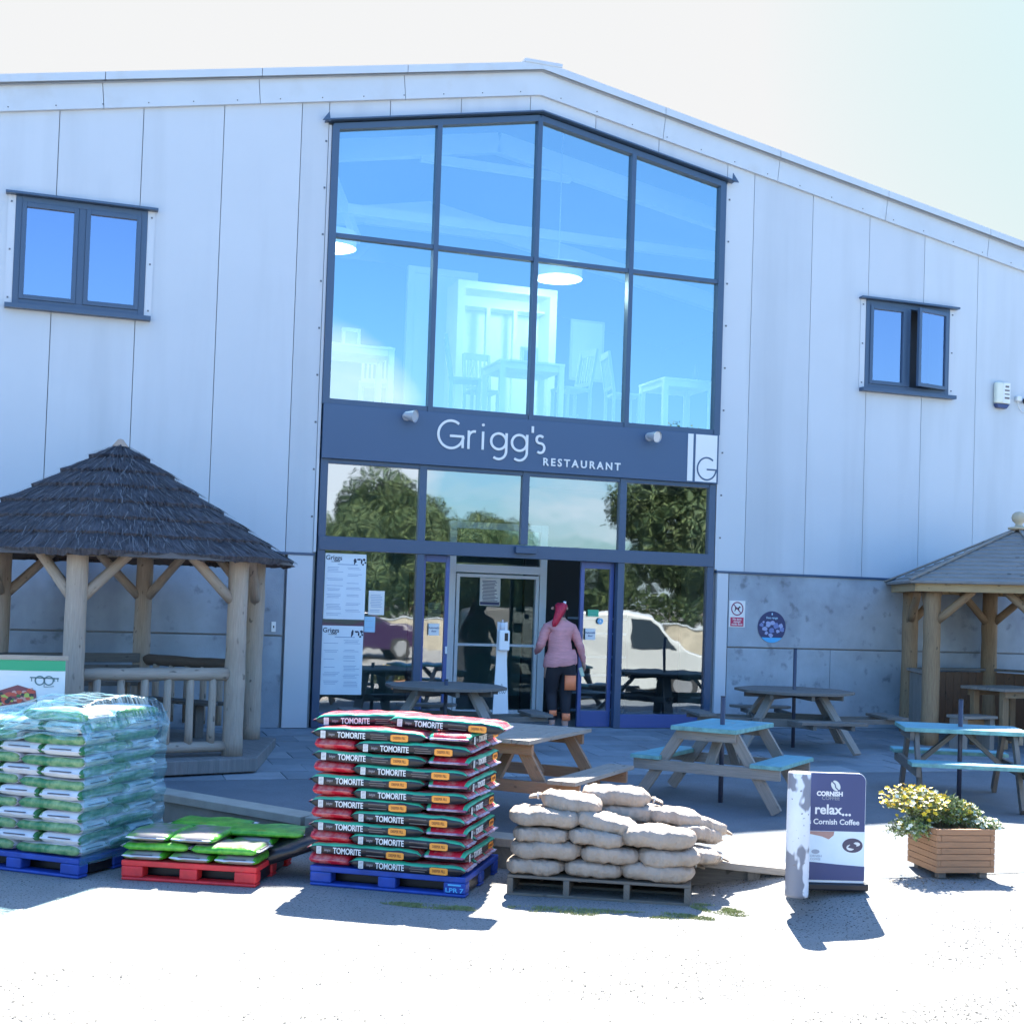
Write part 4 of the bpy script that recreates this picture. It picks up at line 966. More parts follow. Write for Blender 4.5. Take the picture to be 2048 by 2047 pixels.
for z in (0.70, 0.84, 0.98):    # planked bench back against the building side
    a, b = hexp(1.56, 1, z), hexp(1.56, 2, z); g.beam(a, b, 0.03, 0.11)
    a, b = hexp(1.56, 2, z), hexp(1.56, 3, z); g.beam(a, b, 0.03, 0.11)
g.build('bench_back', 'dk_wood', gz, 0.003)
g = MB()
for k in (0, 1, 2, 3):
    a, b = hexp(1.5, k, 0.52), hexp(1.5, k+1, 0.52); a2_, b2_ = hexp(1.08, k, 0.52), hexp(1.08, k+1, 0.52)
    g.beam(a.lerp(a2_, 0.25), b.lerp(b2_, 0.25), 0.16, 0.035); g.beam(a.lerp(a2_, 0.72), b.lerp(b2_, 0.72), 0.16, 0.035)
    for t in (0.25, 0.75): p = a.lerp(b, t).lerp(a2_.lerp(b2_, t), 0.5); g.b2(p.x-0.05, p.x+0.05, p.y-0.05, p.y+0.05, 0.12, 0.50)
g.build('bench', 'dk_wood', gz, 0.003)
# layered thatch: faceted cone made of overlapping shaggy skirts
g = MB(); NL = 7; AP = 3.38; EV = 2.13; ER = 2.09; NS = 240
def thr(r, th):  # hexagonal plan, softened
    a = (th % (PI/3))-PI/6
    return r*(math.cos(PI/6)/math.cos(a)*0.86+0.14)
def thz(r): return EV+(AP-EV)*(1-r/ER)**1.0*1.0
for L_ in range(NL):
    r_out = ER*(L_+1)/NL+0.02; r_in = ER*max(0, L_-0.35)/NL
    rings = []
    K = 5
    for j in range(K+1):
        t = j/K; r = r_in+(r_out-r_in)*t; rg = []
        for i in range(NS):
            th = 2*PI*i/NS
            jag = 0.0
            if j == K: jag = random.uniform(-0.035, 0.03)
            lift = 0.050*t+0.012*noise.noise(Vector((math.cos(th)*5, math.sin(th)*5, L_*3+t*2)))
            rr = thr(r, th)+jag; z = EV+(AP-EV)*(1-r/ER)+lift+random.uniform(-0.006, 0.006)
            rg.append(g.bm.verts.new((rr*math.cos(th), rr*math.sin(th), z)))
        rings.append(rg)
    rg = []
    for i in range(NS):
        v = rings[-1][i].co; s_ = 1-0.045/max(v.length, .2)
        rg.append(g.bm.verts.new((v.x*s_, v.y*s_, v.z-0.062+random.uniform(-0.012, 0.012))))
    rings.append(rg)
    for a, b in zip(rings, rings[1:]):
        for i in range(NS):
            j = (i+1) % NS; f = g.bm.faces.new((a[i], a[j], b[j], b[i]))
            us = [(i/NS*r_out*3, a[i].co.z*3), ((i+1)/NS*r_out*3, a[j].co.z*3), ((i+1)/NS*r_out*3, b[j].co.z*3), (i/NS*r_out*3, b[i].co.z*3)]
            for l, q in zip(f.loops, us): l[g.uv].uv = q
# loose reeds lying over the skirts
for i in range(5200):
    th = random.uniform(0, 2*PI); r = ER*math.sqrt(random.random()); L_ = min(NL-1, int(r/ER*NL)); t = r/ER*NL-L_
    ro = thr(r, th); z = EV+(AP-EV)*(1-r/ER)+0.045*t+0.028; ln = random.uniform(0.08, 0.22); dth = random.gauss(0, 0.10)/max(r, .3)
    r2 = thr(r+ln, th+dth*ln*3); p = Vector((ro*math.cos(th), ro*math.sin(th), z)); q = Vector((r2*math.cos(th+dth*ln*2), r2*math.sin(th+dth*ln*2), z-(AP-EV)/ER*ln+random.uniform(0.0, 0.02)))
    if r+ln > ER+0.10: continue
    sd = Vector((-math.sin(th), math.cos(th), 0))*random.uniform(0.003, 0.007)
    ru = random.random()*9
    g.face([p-sd, p+sd, q+sd*0.5, q-sd*0.5], 1 if random.random() < 0.30 else 0, uvs=[(ru, 0), (ru+.03, 0), (ru+.03, .4), (ru, .4)])
th_ = g.build('thatch_roof', ['thatch', mat('thatch_pale', (0.13, 0.125, 0.13), 0.9)], gz, recalc=True)
g = MB(); g.lathe([(0.0, 0.04), (0.03, 0.03), (0.06, -0.01), (0.09, -0.05)], (0, 0, AP+0.02), 16); g.build('cap', mat('clay_cap', (0.42, 0.30, 0.22), 0.8), th_)
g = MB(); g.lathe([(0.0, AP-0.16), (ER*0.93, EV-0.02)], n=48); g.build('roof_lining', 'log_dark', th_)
# table inside the gazebo
gt = thing('round_table', 'round topped timber table standing inside the thatched gazebo', 'table', (GC[0], GC[1], GB+0.12), 0.3)
g = MB(); g.prism([(0.62*math.cos(PI/4*k+.39), 0.62*math.sin(PI/4*k+.39)) for k in range(8)], 0.70, 0.745); g.build('tabletop', 'dk_wood', gt, 0.004)
for k in range(4):
    a = PI/4+PI/2*k; g = MB(); g.box((0.38*math.cos(a), 0.38*math.sin(a), 0.349), (0.09, 0.09, 0.69), rz=a); g.build('leg', 'grey_wood', gt, 0.003)
g = MB(); g.b2(-0.35, 0.35, -0.03, 0.03, 0.2, 0.28); g.build('stretcher', 'grey_wood', gt)

# ------------------------------------------------------------------ timber gazebo on the right
HC = (13.246, -1.63); HB = zU(-1.63)
hz_ = thing('timber_gazebo', 'timber gazebo with a boarded hexagonal roof and ball finial at the right edge', 'gazebo', (HC[0], HC[1], HB), -0.96)
for k in range(6):
    a = hexp(1.556, k, 0); g = MB(); g.tube((a.x, a.y, 0.0), (a.x, a.y, 2.16), 0.125, 0.112, 20, wob=0.14, seg=12); g.build('post', 'gz_wood', hz_)
    g = MB()
    for q in (-1, 1):
        b = hexp(1.556, k+q, 0); d = (b-a).normalized(); g.tube(a+d*0.08+Vector((0, 0, 1.72)), a+d*0.56+Vector((0, 0, 2.14)), 0.06, 0.055, 12, wob=0.1, seg=4)
    g.build('brace', 'gz_wood', hz_)
g = MB()
for k in range(6):
    a, b = hexp(1.83, k, 2.175), hexp(1.83, k+1, 2.175); g.beam(a, b, 0.05, 0.12)
g.build('eaves_board', 'gz_eave', hz_, 0.004)
ra = 3.03; re_ = 1.94; ez = 2.245
g = MB(); nb = 13
for k in range(6):
    for i in range(nb):
        t0, t1 = i/nb, (i+1)/nb
        r_a = re_*(1-t0)+0.05*t0; r_b = re_*(1-t1)+0.05*t1; za, zb_ = ez+(ra-ez)*t0, ez+(ra-ez)*t1
        p = [hexp(r_a, k, za+0.016), hexp(r_a, k+1, za+0.016), hexp(r_b, k+1, zb_), hexp(r_b, k, zb_)]
        q = [v-Vector((0, 0, 0.03)) for v in p]; ru, rv = random.random()*20, random.random()*9
        L_ = (p[1]-p[0]).length
        g.face(p, uvs=[(ru, rv), (ru+L_, rv), (ru+L_, rv+.1), (ru, rv+.1)]); g.face([p[0], q[0], q[1], p[1]], uvs=[(ru, rv), (ru, rv+.02), (ru+L_, rv+.02), (ru+L_, rv)])
g.build('roof_boards', 'shingle', hz_, recalc=False)
g = MB()
for k in range(6): g.beam(hexp(re_+0.02, k, ez+0.03), hexp(0.06, k, ra+0.03), 0.055, 0.025)
g.build('hip_batten', 'grey_wood', hz_, 0.003)
g = MB()
for k in range(6): g.beam(hexp(re_-0.02, k, ez-0.012), hexp(re_-0.02, k+1, ez-0.012), 0.03, 0.02)
g.build('roof_edge', 'dk_wood', hz_)
g = MB(); g.lathe([(0.0, 0.0), (0.15, 0.0), (0.15, 0.03), (0.06, 0.04), (0.045, 0.08), (0.09, 0.12), (0.105, 0.17), (0.09, 0.22), (0.05, 0.25), (0, 0.26)], (0, 0, ra+0.03), 20); g.build('finial', mat('finial_wood', (0.48, 0.40, 0.28), 0.7), hz_)
for k, mm in ((0, 'panel_brown'), (1, 'panel_brown'), (2, 'panel_brown'), (3, 'grey_wood')):
    a, b = hexp(1.556, k, 0), hexp(1.556, k+1, 0); d = (b-a).normalized()
    g = MB(); L_ = (b-a).length-0.2; n = 9
    for i in range(n):
        p = a+d*(0.1+L_*(i+0.5)/n); g.box((p.x, p.y, 0.50), (L_/n-0.006, 0.022, 0.88), rz=math.atan2(d.y, d.x))
    g.build('infill_panel', mm, hz_)
    g = MB(); g.beam(a+d*0.08+Vector((0, 0, 0.98)), b-d*0.08+Vector((0, 0, 0.98)), 0.11, 0.04); g.build('top_rail', 'grey_wood' if k == 3 else 'dk_wood', hz_, 0.003)
    if k != 3:
        nrm = Vector((d.y, -d.x, 0))*(-0.03)
        g = MB(); c = (a+b)/2
        for (s0, s1, z0, z1) in ((-0.4, 0.4, 0.86, 0.90), (-0.4, 0.4, 0.2, 0.24), (-0.4, -0.36, 0.24, 0.86), (0.36, 0.4, 0.24, 0.86)):
            p = c+d*((s0+s1)/2)-nrm*1.0
            g.box((p.x, p.y, (z0+z1)/2), (s1-s0, 0.02, z1-z0), rz=math.atan2(d.y, d.x))
        g.build('panel_frame', 'gz_wood', hz_)
tb = thing('bar_table', 'square timber table inside the right hand gazebo', 'table', (12.85, -1.95, zU(-1.9)), 0.15)
g = MB()
for i in range(5): g.b2(-0.5, 0.5, -0.4+i*0.16+0.003, -0.4+(i+1)*0.16-0.003, 0.79, 0.83)
g.build('tabletop', 'grey_wood', tb, 0.003)
for ya in (-0.34, 0.30): g = MB(); g.b2(-0.42, 0.42, ya, ya+0.04, 0.70, 0.788); g.build('apron', 'gz_wood', tb)
for sx in (-1, 1):
    for sy in (-1, 1): g = MB(); g.b2(sx*0.36-0.055, sx*0.36+0.055, sy*0.26-0.035, sy*0.26+0.035, 0, 0.788); g.build('leg', 'gz_wood', tb, 0.003)
stl = thing('stool', 'low square timber stool behind the front post of the right hand gazebo', 'stool', (12.1, -2.15, zU(-2.1)), 0.1)
g = MB(); g.b2(-0.30, 0.30, -0.17, 0.17, 0.42, 0.46); g.build('seat', 'grey_wood', stl, 0.003)
for sx in (-1, 1): g = MB(); g.b2(sx*0.24-0.04, sx*0.24+0.04, -0.13, 0.13, 0, 0.42); g.build('leg', 'grey_wood', stl, 0.003)
g = MB(); g.b2(-0.2, 0.2, -0.02, 0.02, 0.3, 0.4); g.build('apron', 'gz_wood', stl)

# ------------------------------------------------------------------ pallets
def pallet(name, lab, fr, rz, Wd, Dp, mm, wood_=False, z=-0.45):
    """origin: front right bottom corner; x runs left as negative, y to the back"""
    p = thing(name, lab, 'pallet', (fr[0], fr[1], z), rz, 'pallets along the terrace edge')
    if not wood_:
        g = MB(); g.b2(-Wd, 0, 0, Dp, 0.108, 0.15)
        g.build('deck', mm, p, 0.006)
        g = MB(); g.b2(-Wd+0.02, -0.02, 0.16, Dp-0.16, 0.02, 0.107); g.build('opening_shade', 'dark', p)  # black box standing in for the shade inside the pallet openings
        g = MB()
        for y in (0.0, Dp/2-0.06, Dp-0.12):
            g.b2(-Wd, 0, y, y+0.12, 0.0, 0.026)
            for x0, x1 in ((-Wd, -Wd+0.17), (-Wd/2-0.07, -Wd/2+0.07), (-0.17, 0)): g.b2(x0, x1, y, y+0.12, 0.026, 0.108)
        g.build('block', mm, p, 0.012)
    else:
        g = MB(); n = 7
        for i in range(n): g.b2(-Wd, 0, i*Dp/n+0.008, (i+1)*Dp/n-0.008, 0.128, 0.15)
        g.build('top_board', mm, p, 0.003)
        g = MB()
        for x0 in (-Wd, -Wd*0.69, -Wd*0.36, -0.045): g.b2(x0, x0+0.045, 0, Dp, 0.02, 0.128)
        g.build('bearer', mm, p, 0.003)
        g = MB()
        for y in (0, Dp/2-0.05, Dp-0.1): g.b2(-Wd, 0, y, y+0.1, 0, 0.02)
        g.build('bottom_board', mm, p, 0.003)
    return p
TOMF = Vector((3.048, -7.999, 0)); TOMR = -0.57
SANF = Vector((4.60, -8.56, 0)); SANR = -0.48
REDF = Vector((1.613, -7.372, 0)); REDR = -0.46
BLUF = Vector((0.369, -6.843, 0)); BLUR = -0.68
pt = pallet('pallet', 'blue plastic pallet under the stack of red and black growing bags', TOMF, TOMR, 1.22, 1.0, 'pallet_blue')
g = MB(); g.mesh_in(text_me('LPR 7', 0.045, 0.001, 0.0004), FM(-0.085, -0.001, 0.05, 1.3)); g.box((-0.085, -0.001, 0.09), (0.10, 0.001, 0.012)); g.build('stencil', mat('stencil', (0.10, 0.45, 0.75), 0.5), pt)
pallet('pallet', 'brown timber pallet under the sandbags', SANF, SANR, 1.36, 0.85, 'pallet_wood', True)
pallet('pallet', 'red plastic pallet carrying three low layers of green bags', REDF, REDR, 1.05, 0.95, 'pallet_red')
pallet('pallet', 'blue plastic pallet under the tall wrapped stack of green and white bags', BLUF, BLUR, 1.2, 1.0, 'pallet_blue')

# ------------------------------------------------------------------ plastic bags
def bag_mesh(L, W_, T, side_m, top_m, end_m, band_m=None, slit=None, seed=0, seal=0.03, fine=1.0, cross=3.0, bend=0.0):
    """a stuffed plastic bag: rounded cross-section along x, pinched at both ends into a flat seal"""
    rnd = random.Random(seed); g = MB(); nu, nv = 26, 24; rings = []
    for i in range(nu+1):
        u = -1+2*i/nu; x = u*(L/2)
        k = (1-abs(u)**7)**0.5 if abs(u) < 1 else 0
        tz = T/2*max(0.12, (1-abs(u)**12)**0.55); tw = W_/2*(0.93+0.07*(1-abs(u)**8))
        rg = []
        for j in range(nv):
            th = 2*PI*j/nv; c, s = math.cos(th), math.sin(th)
            yy = tw*math.copysign(abs(c)**(2/cross/1.25), c); zz = tz*math.copysign(abs(s)**(2/cross), s)
            n_ = noise.noise(Vector((x*9*fine, yy*9*fine, zz*14+seed*3.7)))*0.010*fine+noise.noise(Vector((x*22, yy*22, zz*22+seed)))*0.004
            zz += n_*(1 if zz > 0 else 0.4)*(1-abs(u)**8); yy += n_*0.8*math.copysign(1, c)
            rg.append(g.bm.verts.new((x, yy, zz+T/2+bend*(1-u*u)*math.copysign(1, seed % 2-0.5)+0.4*bend*noise.noise(Vector((x*4, yy*3, seed))))))
        rings.append(rg)
    for i in range(nu):
        for j in range(nv):
            l = (j+1) % nv; f = g.bm.faces.new((rings[i][j], rings[i+1][j], rings[i+1][l], rings[i][l])); f.smooth = True
            th = 2*PI*(j+0.5)/nv; s = math.sin(th); c = math.cos(th); u = -1+2*(i+0.5)/nu
            mi = 0
            if abs(s) > 0.72: mi = 1
            if band_m and 0.36 < s <= 0.92: mi = 3
            if band_m and s < -0.6: mi = 0
            if abs(u) > 0.975: mi = 2
            f.material_index = mi
    for e, rg in ((-1, rings[0]), (1, rings[-1])):
        x0 = e*L/2
        A = [g.bm.verts.new((x0+e*seal, y, T/2+zo+rnd.uniform(-.006, .006))) for y, zo in [(-W_*0.44+W_*0.88*i/8, 0) for i in range(9)]]
        cc = [g.bm.verts.new((x0-e*0.002, -W_*0.44+W_*0.88*i/8, T/2+zz)) for zz in (T*0.10,) for i in range(9)]
        dd = [g.bm.verts.new((x0-e*0.002, -W_*0.44+W_*0.88*i/8, T/2-T*0.10)) for i in range(9)]
        for i in range(8):
            for S, q in ((cc, 0), (dd, 0)):
                f = g.bm.faces.new((S[i], S[i+1], A[i+1], A[i])); f.material_index = 2; f.smooth = True
        f = g.bm.faces.new(rg if e < 0 else rg[::-1]); f.material_index = 2
        if slit:
            g.box((x0+e*0.006, 0, T/2+T*0.16), (0.01, W_*0.5, 0.006), 4)
    return g, [side_m, top_m, end_m, band_m or side_m, slit or side_m]
def make_bag(name, label, cat, group, args, printed=None):
    t_ = thing(name, label, cat, (0, 0, 0), 0, group)
    g, mats = bag_mesh(*args[0], **args[1]); g.build('sack', mats, t_, recalc=True)
    if printed: printed(t_)
    return t_
GL, GW, GT = 0.89, 0.335, 0.0905
def tomorite_print(t_):
    y = -GW/2-0.0045; z = GT*0.44
    g = MB()
    g.mesh_in(text_me('TOMORITE', 0.062, 0.0012, 0.001, 0.96), FM(-0.130, y, z, 0.74)@Matrix.Identity(4), 0)
    g.box((-0.355, y, z), (0.038, 0.002, 0.055), 0)
    for i in range(5): g.box((-0.355, y-0.0015, z-0.020+i*0.010), (0.028, 0.001, 0.003), 3)
    g.prism(arc(0.245, 0, 0.005, 0, 0, 1)[:0]+[(0.18, -0.020), (0.195, -0.026), (0.305, -0.026), (0.318, -0.020), (0.318, 0.018), (0.305, 0.024), (0.195, 0.024), (0.18, 0.018)], 0, 0.002, 1, mtx=FM(0.0, y+0.001, z))
    g.mesh_in(text_me('DEEPER FILL', 0.028, 0.0006, 0.0008), FM(0.249, y-0.002, z-0.001, 0.66), 2)
    for i in range(3): lines(g, 0.02, 0.165, z+0.022-i*0.016-0.010, z+0.022-i*0.016, 1, y, 3, 0.3, 0.006)
    g.mesh_in(text_me('levington', 0.030, 0.0, 0.0008, 0.9, 0.3), FM(-0.287, y, z+0.003, 0.50), 4)
    return g.build('printed_label', ['lbl_white', 'lbl_orange', 'lbl_brown', 'lbl_grey', mat('script_grey', (0.38, 0.35, 0.36), 0.5)], t_)
def place_bag(proto, used, F, rz, lx, ly, lz, lr, label, base=-0.45, tilt=(0, 0), sc_=None):
    c, s = math.cos(rz), math.sin(rz)
    loc = (F.x+c*lx-s*ly, F.y+s*lx+c*ly, base+lz); rot = (tilt[0], tilt[1], rz+lr)
    if not used[0]:
        used[0] = True; proto.location = loc; proto.rotation_euler = rot; proto['label'] = label
        if sc_: proto.scale = sc_
        return proto
    return dup(proto, loc, rot, label, None, sc_)
ORD = ['bottom', 'second', 'third', 'fourth', 'fifth', 'sixth', 'seventh', 'eighth', 'ninth', 'tenth', 'eleventh', 'twelfth']
def lay(i): return 'bottom layer' if i == 0 else ORD[i]+' layer up'
tgr = 'growing bags stacked on the blue pallet'
tp = make_bag('growing_bag', 'black and red growing bag', 'compost bag', tgr, ((GL, GW, GT, 'bag_black', 'bag_red', 'bag_seal'), dict(band_m='bag_green', seed=1, seal=0.022, cross=5.0)), tomorite_print)
tps = [(tp, [False])]+[(make_bag('growing_bag', 'black and red growing bag', 'compost bag', tgr, ((GL, GW, GT, 'bag_black', 'bag_red', 'bag_seal'), dict(band_m='bag_green', seed=q, seal=0.02, cross=4.6, bend=0.008)), tomorite_print), [False]) for q in (11, 14, 17)]
tp2 = make_bag('growing_bag', 'black and red growing bag', 'compost bag', tgr, ((GL, GW, GT, 'bag_red', 'bag_red', 'bag_red'), dict(band_m='bag_red', seed=2, seal=0.022, cross=5.0)), None)
u2 = [False]
rr_ = random.Random(5)
for L_ in range(12):
    z = 0.15+L_*0.0868
    j = lambda a=0.008: rr_.uniform(-a, a)
    if L_ % 2 == 0:
        for k in range(3): place_bag(*rr_.choice(tps), TOMF, TOMR, -0.46+j(), 0.155+k*0.325, z, j(0.022), ['front', 'middle', 'rear'][k]+' growing bag lying lengthwise, '+lay(L_)+' of red and black stack', tilt=(j(.02), j(.012)))
        place_bag(tp2, u2, TOMF, TOMR, -1.075+j(), 0.46, z, -PI/2+j(.02), 'growing bag laid crossways at left, '+lay(L_)+' of red and black stack')
    else:
        for k in range(3): place_bag(*rr_.choice(tps), TOMF, TOMR, -0.79+j(), 0.155+k*0.325, z, j(0.022), ['front', 'middle', 'rear'][k]+' growing bag lying lengthwise, '+lay(L_)+' of red and black stack', tilt=(j(.02), j(.012)))
        place_bag(*rr_.choice(tps), TOMF, TOMR, -0.165+j(), 0.46, z, PI/2+j(.02), 'growing bag laid crossways at right, '+lay(L_)+' of red and black stack')
zt = 0.15+12*0.0868
place_bag(*rr_.choice(tps), TOMF, TOMR, -0.24, 0.30, zt+0.004, 0.03, 'loose growing bag lying on top of the red and black stack, at the right', tilt=(0, 0.03))
place_bag(*rr_.choice(tps), TOMF, TOMR, -0.86, 0.36, zt+0.006, 0.16, 'loose growing bag lying on top of the red and black stack, at the left', tilt=(0, -0.035))

CL, CW, CT = 0.575, 0.385, 0.083
def slit_print(t_):
    pass
cg = 'green and white compost bags in the wrapped stack'
cp = make_bag('compost_bag', 'green and white compost bag', 'compost bag', cg, ((CL, CW, CT+0.006, 'cmp_green', 'cmp_white', 'cmp_white'), dict(slit='cmp_slit', seed=3, seal=0.018, cross=4.4)))
cps = [(cp, [False])]+[(make_bag('compost_bag', 'green and white compost bag', 'compost bag', cg, ((CL, CW, CT+0.006, 'cmp_green', 'cmp_white', 'cmp_white'), dict(slit='cmp_slit', seed=q, seal=0.016, cross=3.8, bend=0.007))), [False]) for q in (21, 24, 27)]
def layer5(proto, used, F, rz, z, cross_front, Wd, nm, tot, lab, skip=()):
    j = lambda a=0.01: rr_.uniform(-a, a); pos = []
    if cross_front:
        pos += [(-(k+0.5)*Wd/3, CL/2, PI/2, 'front row, '+['right hand', 'middle', 'left hand'][k]) for k in range(3)]
        pos += [(-(k+0.5)*Wd/2, CL+0.02+CW/2, 0, 'back row, '+['right hand', 'left hand'][k]) for k in range(2)]
    else:
        pos += [(-(k+0.5)*Wd/2, CW/2, 0, 'front row, '+['right hand', 'left hand'][k]) for k in range(2)]
        pos += [(-(k+0.5)*Wd/3, CW+0.02+CL/2, PI/2, 'back row, '+['right hand', 'middle', 'left hand'][k]) for k in range(3)]
    for i, (x, y, a, d) in enumerate(pos):
        if i in skip: continue
        pp_, uu_ = rr_.choice(proto) if isinstance(proto, list) else (proto, used)
        place_bag(pp_, uu_, F, rz, x+j(), y+j(), z, a+j(.03), lab+nm+', '+d, tilt=(j(.015), j(.015)), sc_=((Wd/2-0.02)/CL, 1, 1) if a == 0 else (1, (Wd/3-0.012)/CW, 1))
for L_ in range(13):
    layer5(cps, None, BLUF, BLUR, 0.15+L_*0.0838, L_ % 2 == 1, 1.2, 'the '+lay(L_) if L_ < 12 else 'the top layer', 13, 'green compost bag in wrapped stack, ', skip=(1, 3, 4) if L_ == 12 else ())
rgr = 'bright green bags on the red pallet'
rp1 = make_bag('compost_bag', 'bright green compost bag', 'compost bag', rgr, ((CL, CW, 0.070, 'cmp_bright', 'cmp_pink', 'cmp_white'), dict(slit='cmp_slit', seed=5, seal=0.03)))
rp2 = make_bag('compost_bag', 'bright green compost bag', 'compost bag', rgr, ((CL, CW, 0.070, 'cmp_bright', 'cmp_bright', 'cmp_white'), dict(slit='cmp_slit', seed=6, seal=0.03)))
ur, ur2 = [False], [False]
layer5(rp1, ur, REDF, REDR, 0.15, True, 1.05, 'bottom layer', 3, 'green bag on the red pallet, ')
layer5(rp1, ur, REDF, REDR, 0.220, False, 1.05, 'middle layer', 3, 'green bag on the red pallet, ')
for (x, y, a, d) in ((-0.87, 0.30, PI/2, 'leftmost, back showing'), (-0.52, 0.31, PI/2, 'second from left, back showing')):
    place_bag(rp1, ur, REDF, REDR, x, y, 0.290, a, 'green bag on top of red pallet load, '+d, sc_=(1, 0.9, 0.85))
place_bag(rp2, ur2, REDF, REDR, -0.10, 0.62, 0.290, 0.04, 'bright green bag on top of red pallet load, nearest the red and black stack', sc_=(1.1, 1, 0.85))
place_bag(rp2, ur2, REDF, REDR, -0.62, 0.78, 0.292, -0.05, 'bright green bag at the back on top of the red pallet load', sc_=(1.05, 1, 0.85))
dk = make_bag('dark_bag', 'dark green bag slumped in the gap between the red pallet and the red and black stack', 'bag', None, ((0.62, 0.40, 0.12, 'bag_dkgreen', 'bag_dkgreen', 'bag_dkgreen'), dict(seed=9, seal=0.03)) if False else ((0.62, 0.40, 0.12, 'bag_black', 'bag_black', 'bag_black'), dict(seed=9, seal=0.03)))
dk.location = (1.98, -6.95, -0.27); dk.rotation_euler = (0.15, -0.35, -0.3)
dk['label'] = 'dark slumped bag in the gap between the red pallet and the black and red stack'

# ------------------------------------------------------------------ sandbags
def sandbag_mesh(L, W_, H_, seed):
    g = MB(); nu, nv = 44, 30; rings = []
    for i in range(nu+1):
        u = -1+2*i/nu; x = u*L/2
        e = max(0.0, 1-abs(u)**4.5)**0.5
        if u > 0.80: e = max(e*0.9, 0.0); 
        tw = W_/2*max(e, 0.10 if u > 0 else 0.06); tz = H_/2*max(e, 0.08)
        rg = []
        for j in range(nv):
            th = 2*PI*j/nv; c, s = math.cos(th), math.sin(th)
            yy = tw*math.copysign(abs(c)**0.56, c); zz = tz*math.copysign(abs(s)**0.52, s)
            if j in (0, nv//2): yy += math.copysign(0.007, c)*e
            n_ = noise.noise(Vector((x*7+seed*5, yy*7, zz*7)))*0.020*e + noise.noise(Vector((x*25+seed*5, yy*12, zz*12)))*0.007
            fold = 0.0035*math.sin(th*7+noise.noise(Vector((x*5, seed, 0)))*5+seed*2)*(abs(u)**2)+0.007*noise.noise(Vector((x*34+yy*16, zz*24, seed*3)))-0.006*abs(noise.noise(Vector((x*8+yy*5, th*0.8, seed*7))))*2
            rg.append(g.bm.verts.new((x, yy+n_*c*1.3+fold*c, zz+n_*s+fold*s+H_/2)))
        rings.append(rg)
    # tied neck and frilled mouth
    x0 = L/2; nb = [(0.012, 0.10, 0.016), (0.035, 0.13, 0.014), (0.070, 0.26, 0.013), (0.092, 0.32, 0.010)]
    for dx, wf, hf in nb:
        rg = []
        for j in range(nv):
            th = 2*PI*j/nv; rg.append(g.bm.verts.new((x0+dx, W_/2*wf*math.cos(th), H_/2-dx*0.25+hf*math.sin(th)*(1+0.5*math.sin(j*3)))))
        rings.append(rg)
    for a, b in zip(rings, rings[1:]):
        for j in range(nv):
            l = (j+1) % nv; f = g.bm.faces.new((a[j], b[j], b[l], a[l])); f.smooth = True
    g.bm.faces.new(rings[0]); g.bm.faces.new(rings[-1][::-1])
    return g
sgr = 'sandbags piled on the timber pallet'
SB = []
for sd, (L, W_, H_) in enumerate(((0.46, 0.34, 0.125), (0.50, 0.34, 0.12), (0.54, 0.36, 0.15))):
    t_ = thing('sandbag', 'sandbag', 'sandbag', (0, 0, 0), 0, sgr); sandbag_mesh(L, W_, H_, sd+1).build('sack', 'sand', t_)
    g = MB(); g.tube((L/2+0.02, 0, H_/2-0.004), (L/2+0.032, 0, H_/2-0.007), 0.024, n=10); g.build('tie', 'lbl_white', t_)
    SB.append((t_, [False]))
def sb(i, x, y, z, a, lab, tilt=(0, 0), sc_=None):
    place_bag(SB[i][0], SB[i][1], SANF, SANR, x, y, z, a, lab, tilt=tilt, sc_=sc_)
Z0 = 0.152
sb(0, -1.16, 0.15, Z0, 0.05, 'sandbag in the front bottom row at the left end'); sb(0, -0.72, 0.15, Z0, PI-0.03, 'sandbag in the front bottom row, second from the left')
sb(2, -0.26, 0.16, Z0, PI-0.04, 'large sandbag in the front bottom row at the right end', sc_=(1.08, 1, 0.95))
sb(2, -1.08, 0.16, Z0+0.112, -0.02, 'sandbag in the second front row at the left, its neck tied to the right', sc_=(1.06, 1, 0.98)); sb(0, -0.60, 0.14, Z0+0.11, PI+0.05, 'sandbag in the second front row, in the middle', sc_=(1, 1, 1.08)); sb(1, -0.17, 0.15, Z0+0.112, PI+0.08, 'sandbag in the second front row at the right end', (0, 0.0), sc_=(0.96, 1, 1.12))
sb(0, -1.12, 0.17, Z0+0.235, 0.05, 'sandbag in the third front row at the left end', sc_=(1, 1, 0.95)); sb(0, -0.70, 0.15, Z0+0.235, 0.0, 'sandbag in the third front row, middle, tied with a pale cloth', (0, 0.06)); sb(2, -0.26, 0.16, Z0+0.24, PI+0.03, 'big sandbag in the third front row at the right end', sc_=(1.1, 1, 1.05))
sb(2, -1.10, 0.20, Z0+0.345, -0.03, 'sandbag at the left of the fourth row, directly above the third row', (0, 0.03), sc_=(1.08, 1, 0.95)); sb(1, -0.66, 0.20, Z0+0.335, PI-0.1, 'tilted sandbag leaning down to the right in the fourth row', (0, -0.22), sc_=(0.98, 0.95, 1.05))
sb(1, -0.93, 0.28, Z0+0.455, PI-0.1, 'top left sandbag, sunlit, crowning the pile', (0, -0.14), sc_=(0.95, 1, 1.15))
for k, (x, lab) in enumerate(((-1.1, 'left'), (-0.66, 'middle'), (-0.22, 'right'))):
    for q in range(3): sb((k+q) % 2, x, 0.52, Z0+q*0.115, 0.05*q, 'sandbag in the second rank, '+lab+' column, '+['at the bottom', 'one up', 'two up'][q])
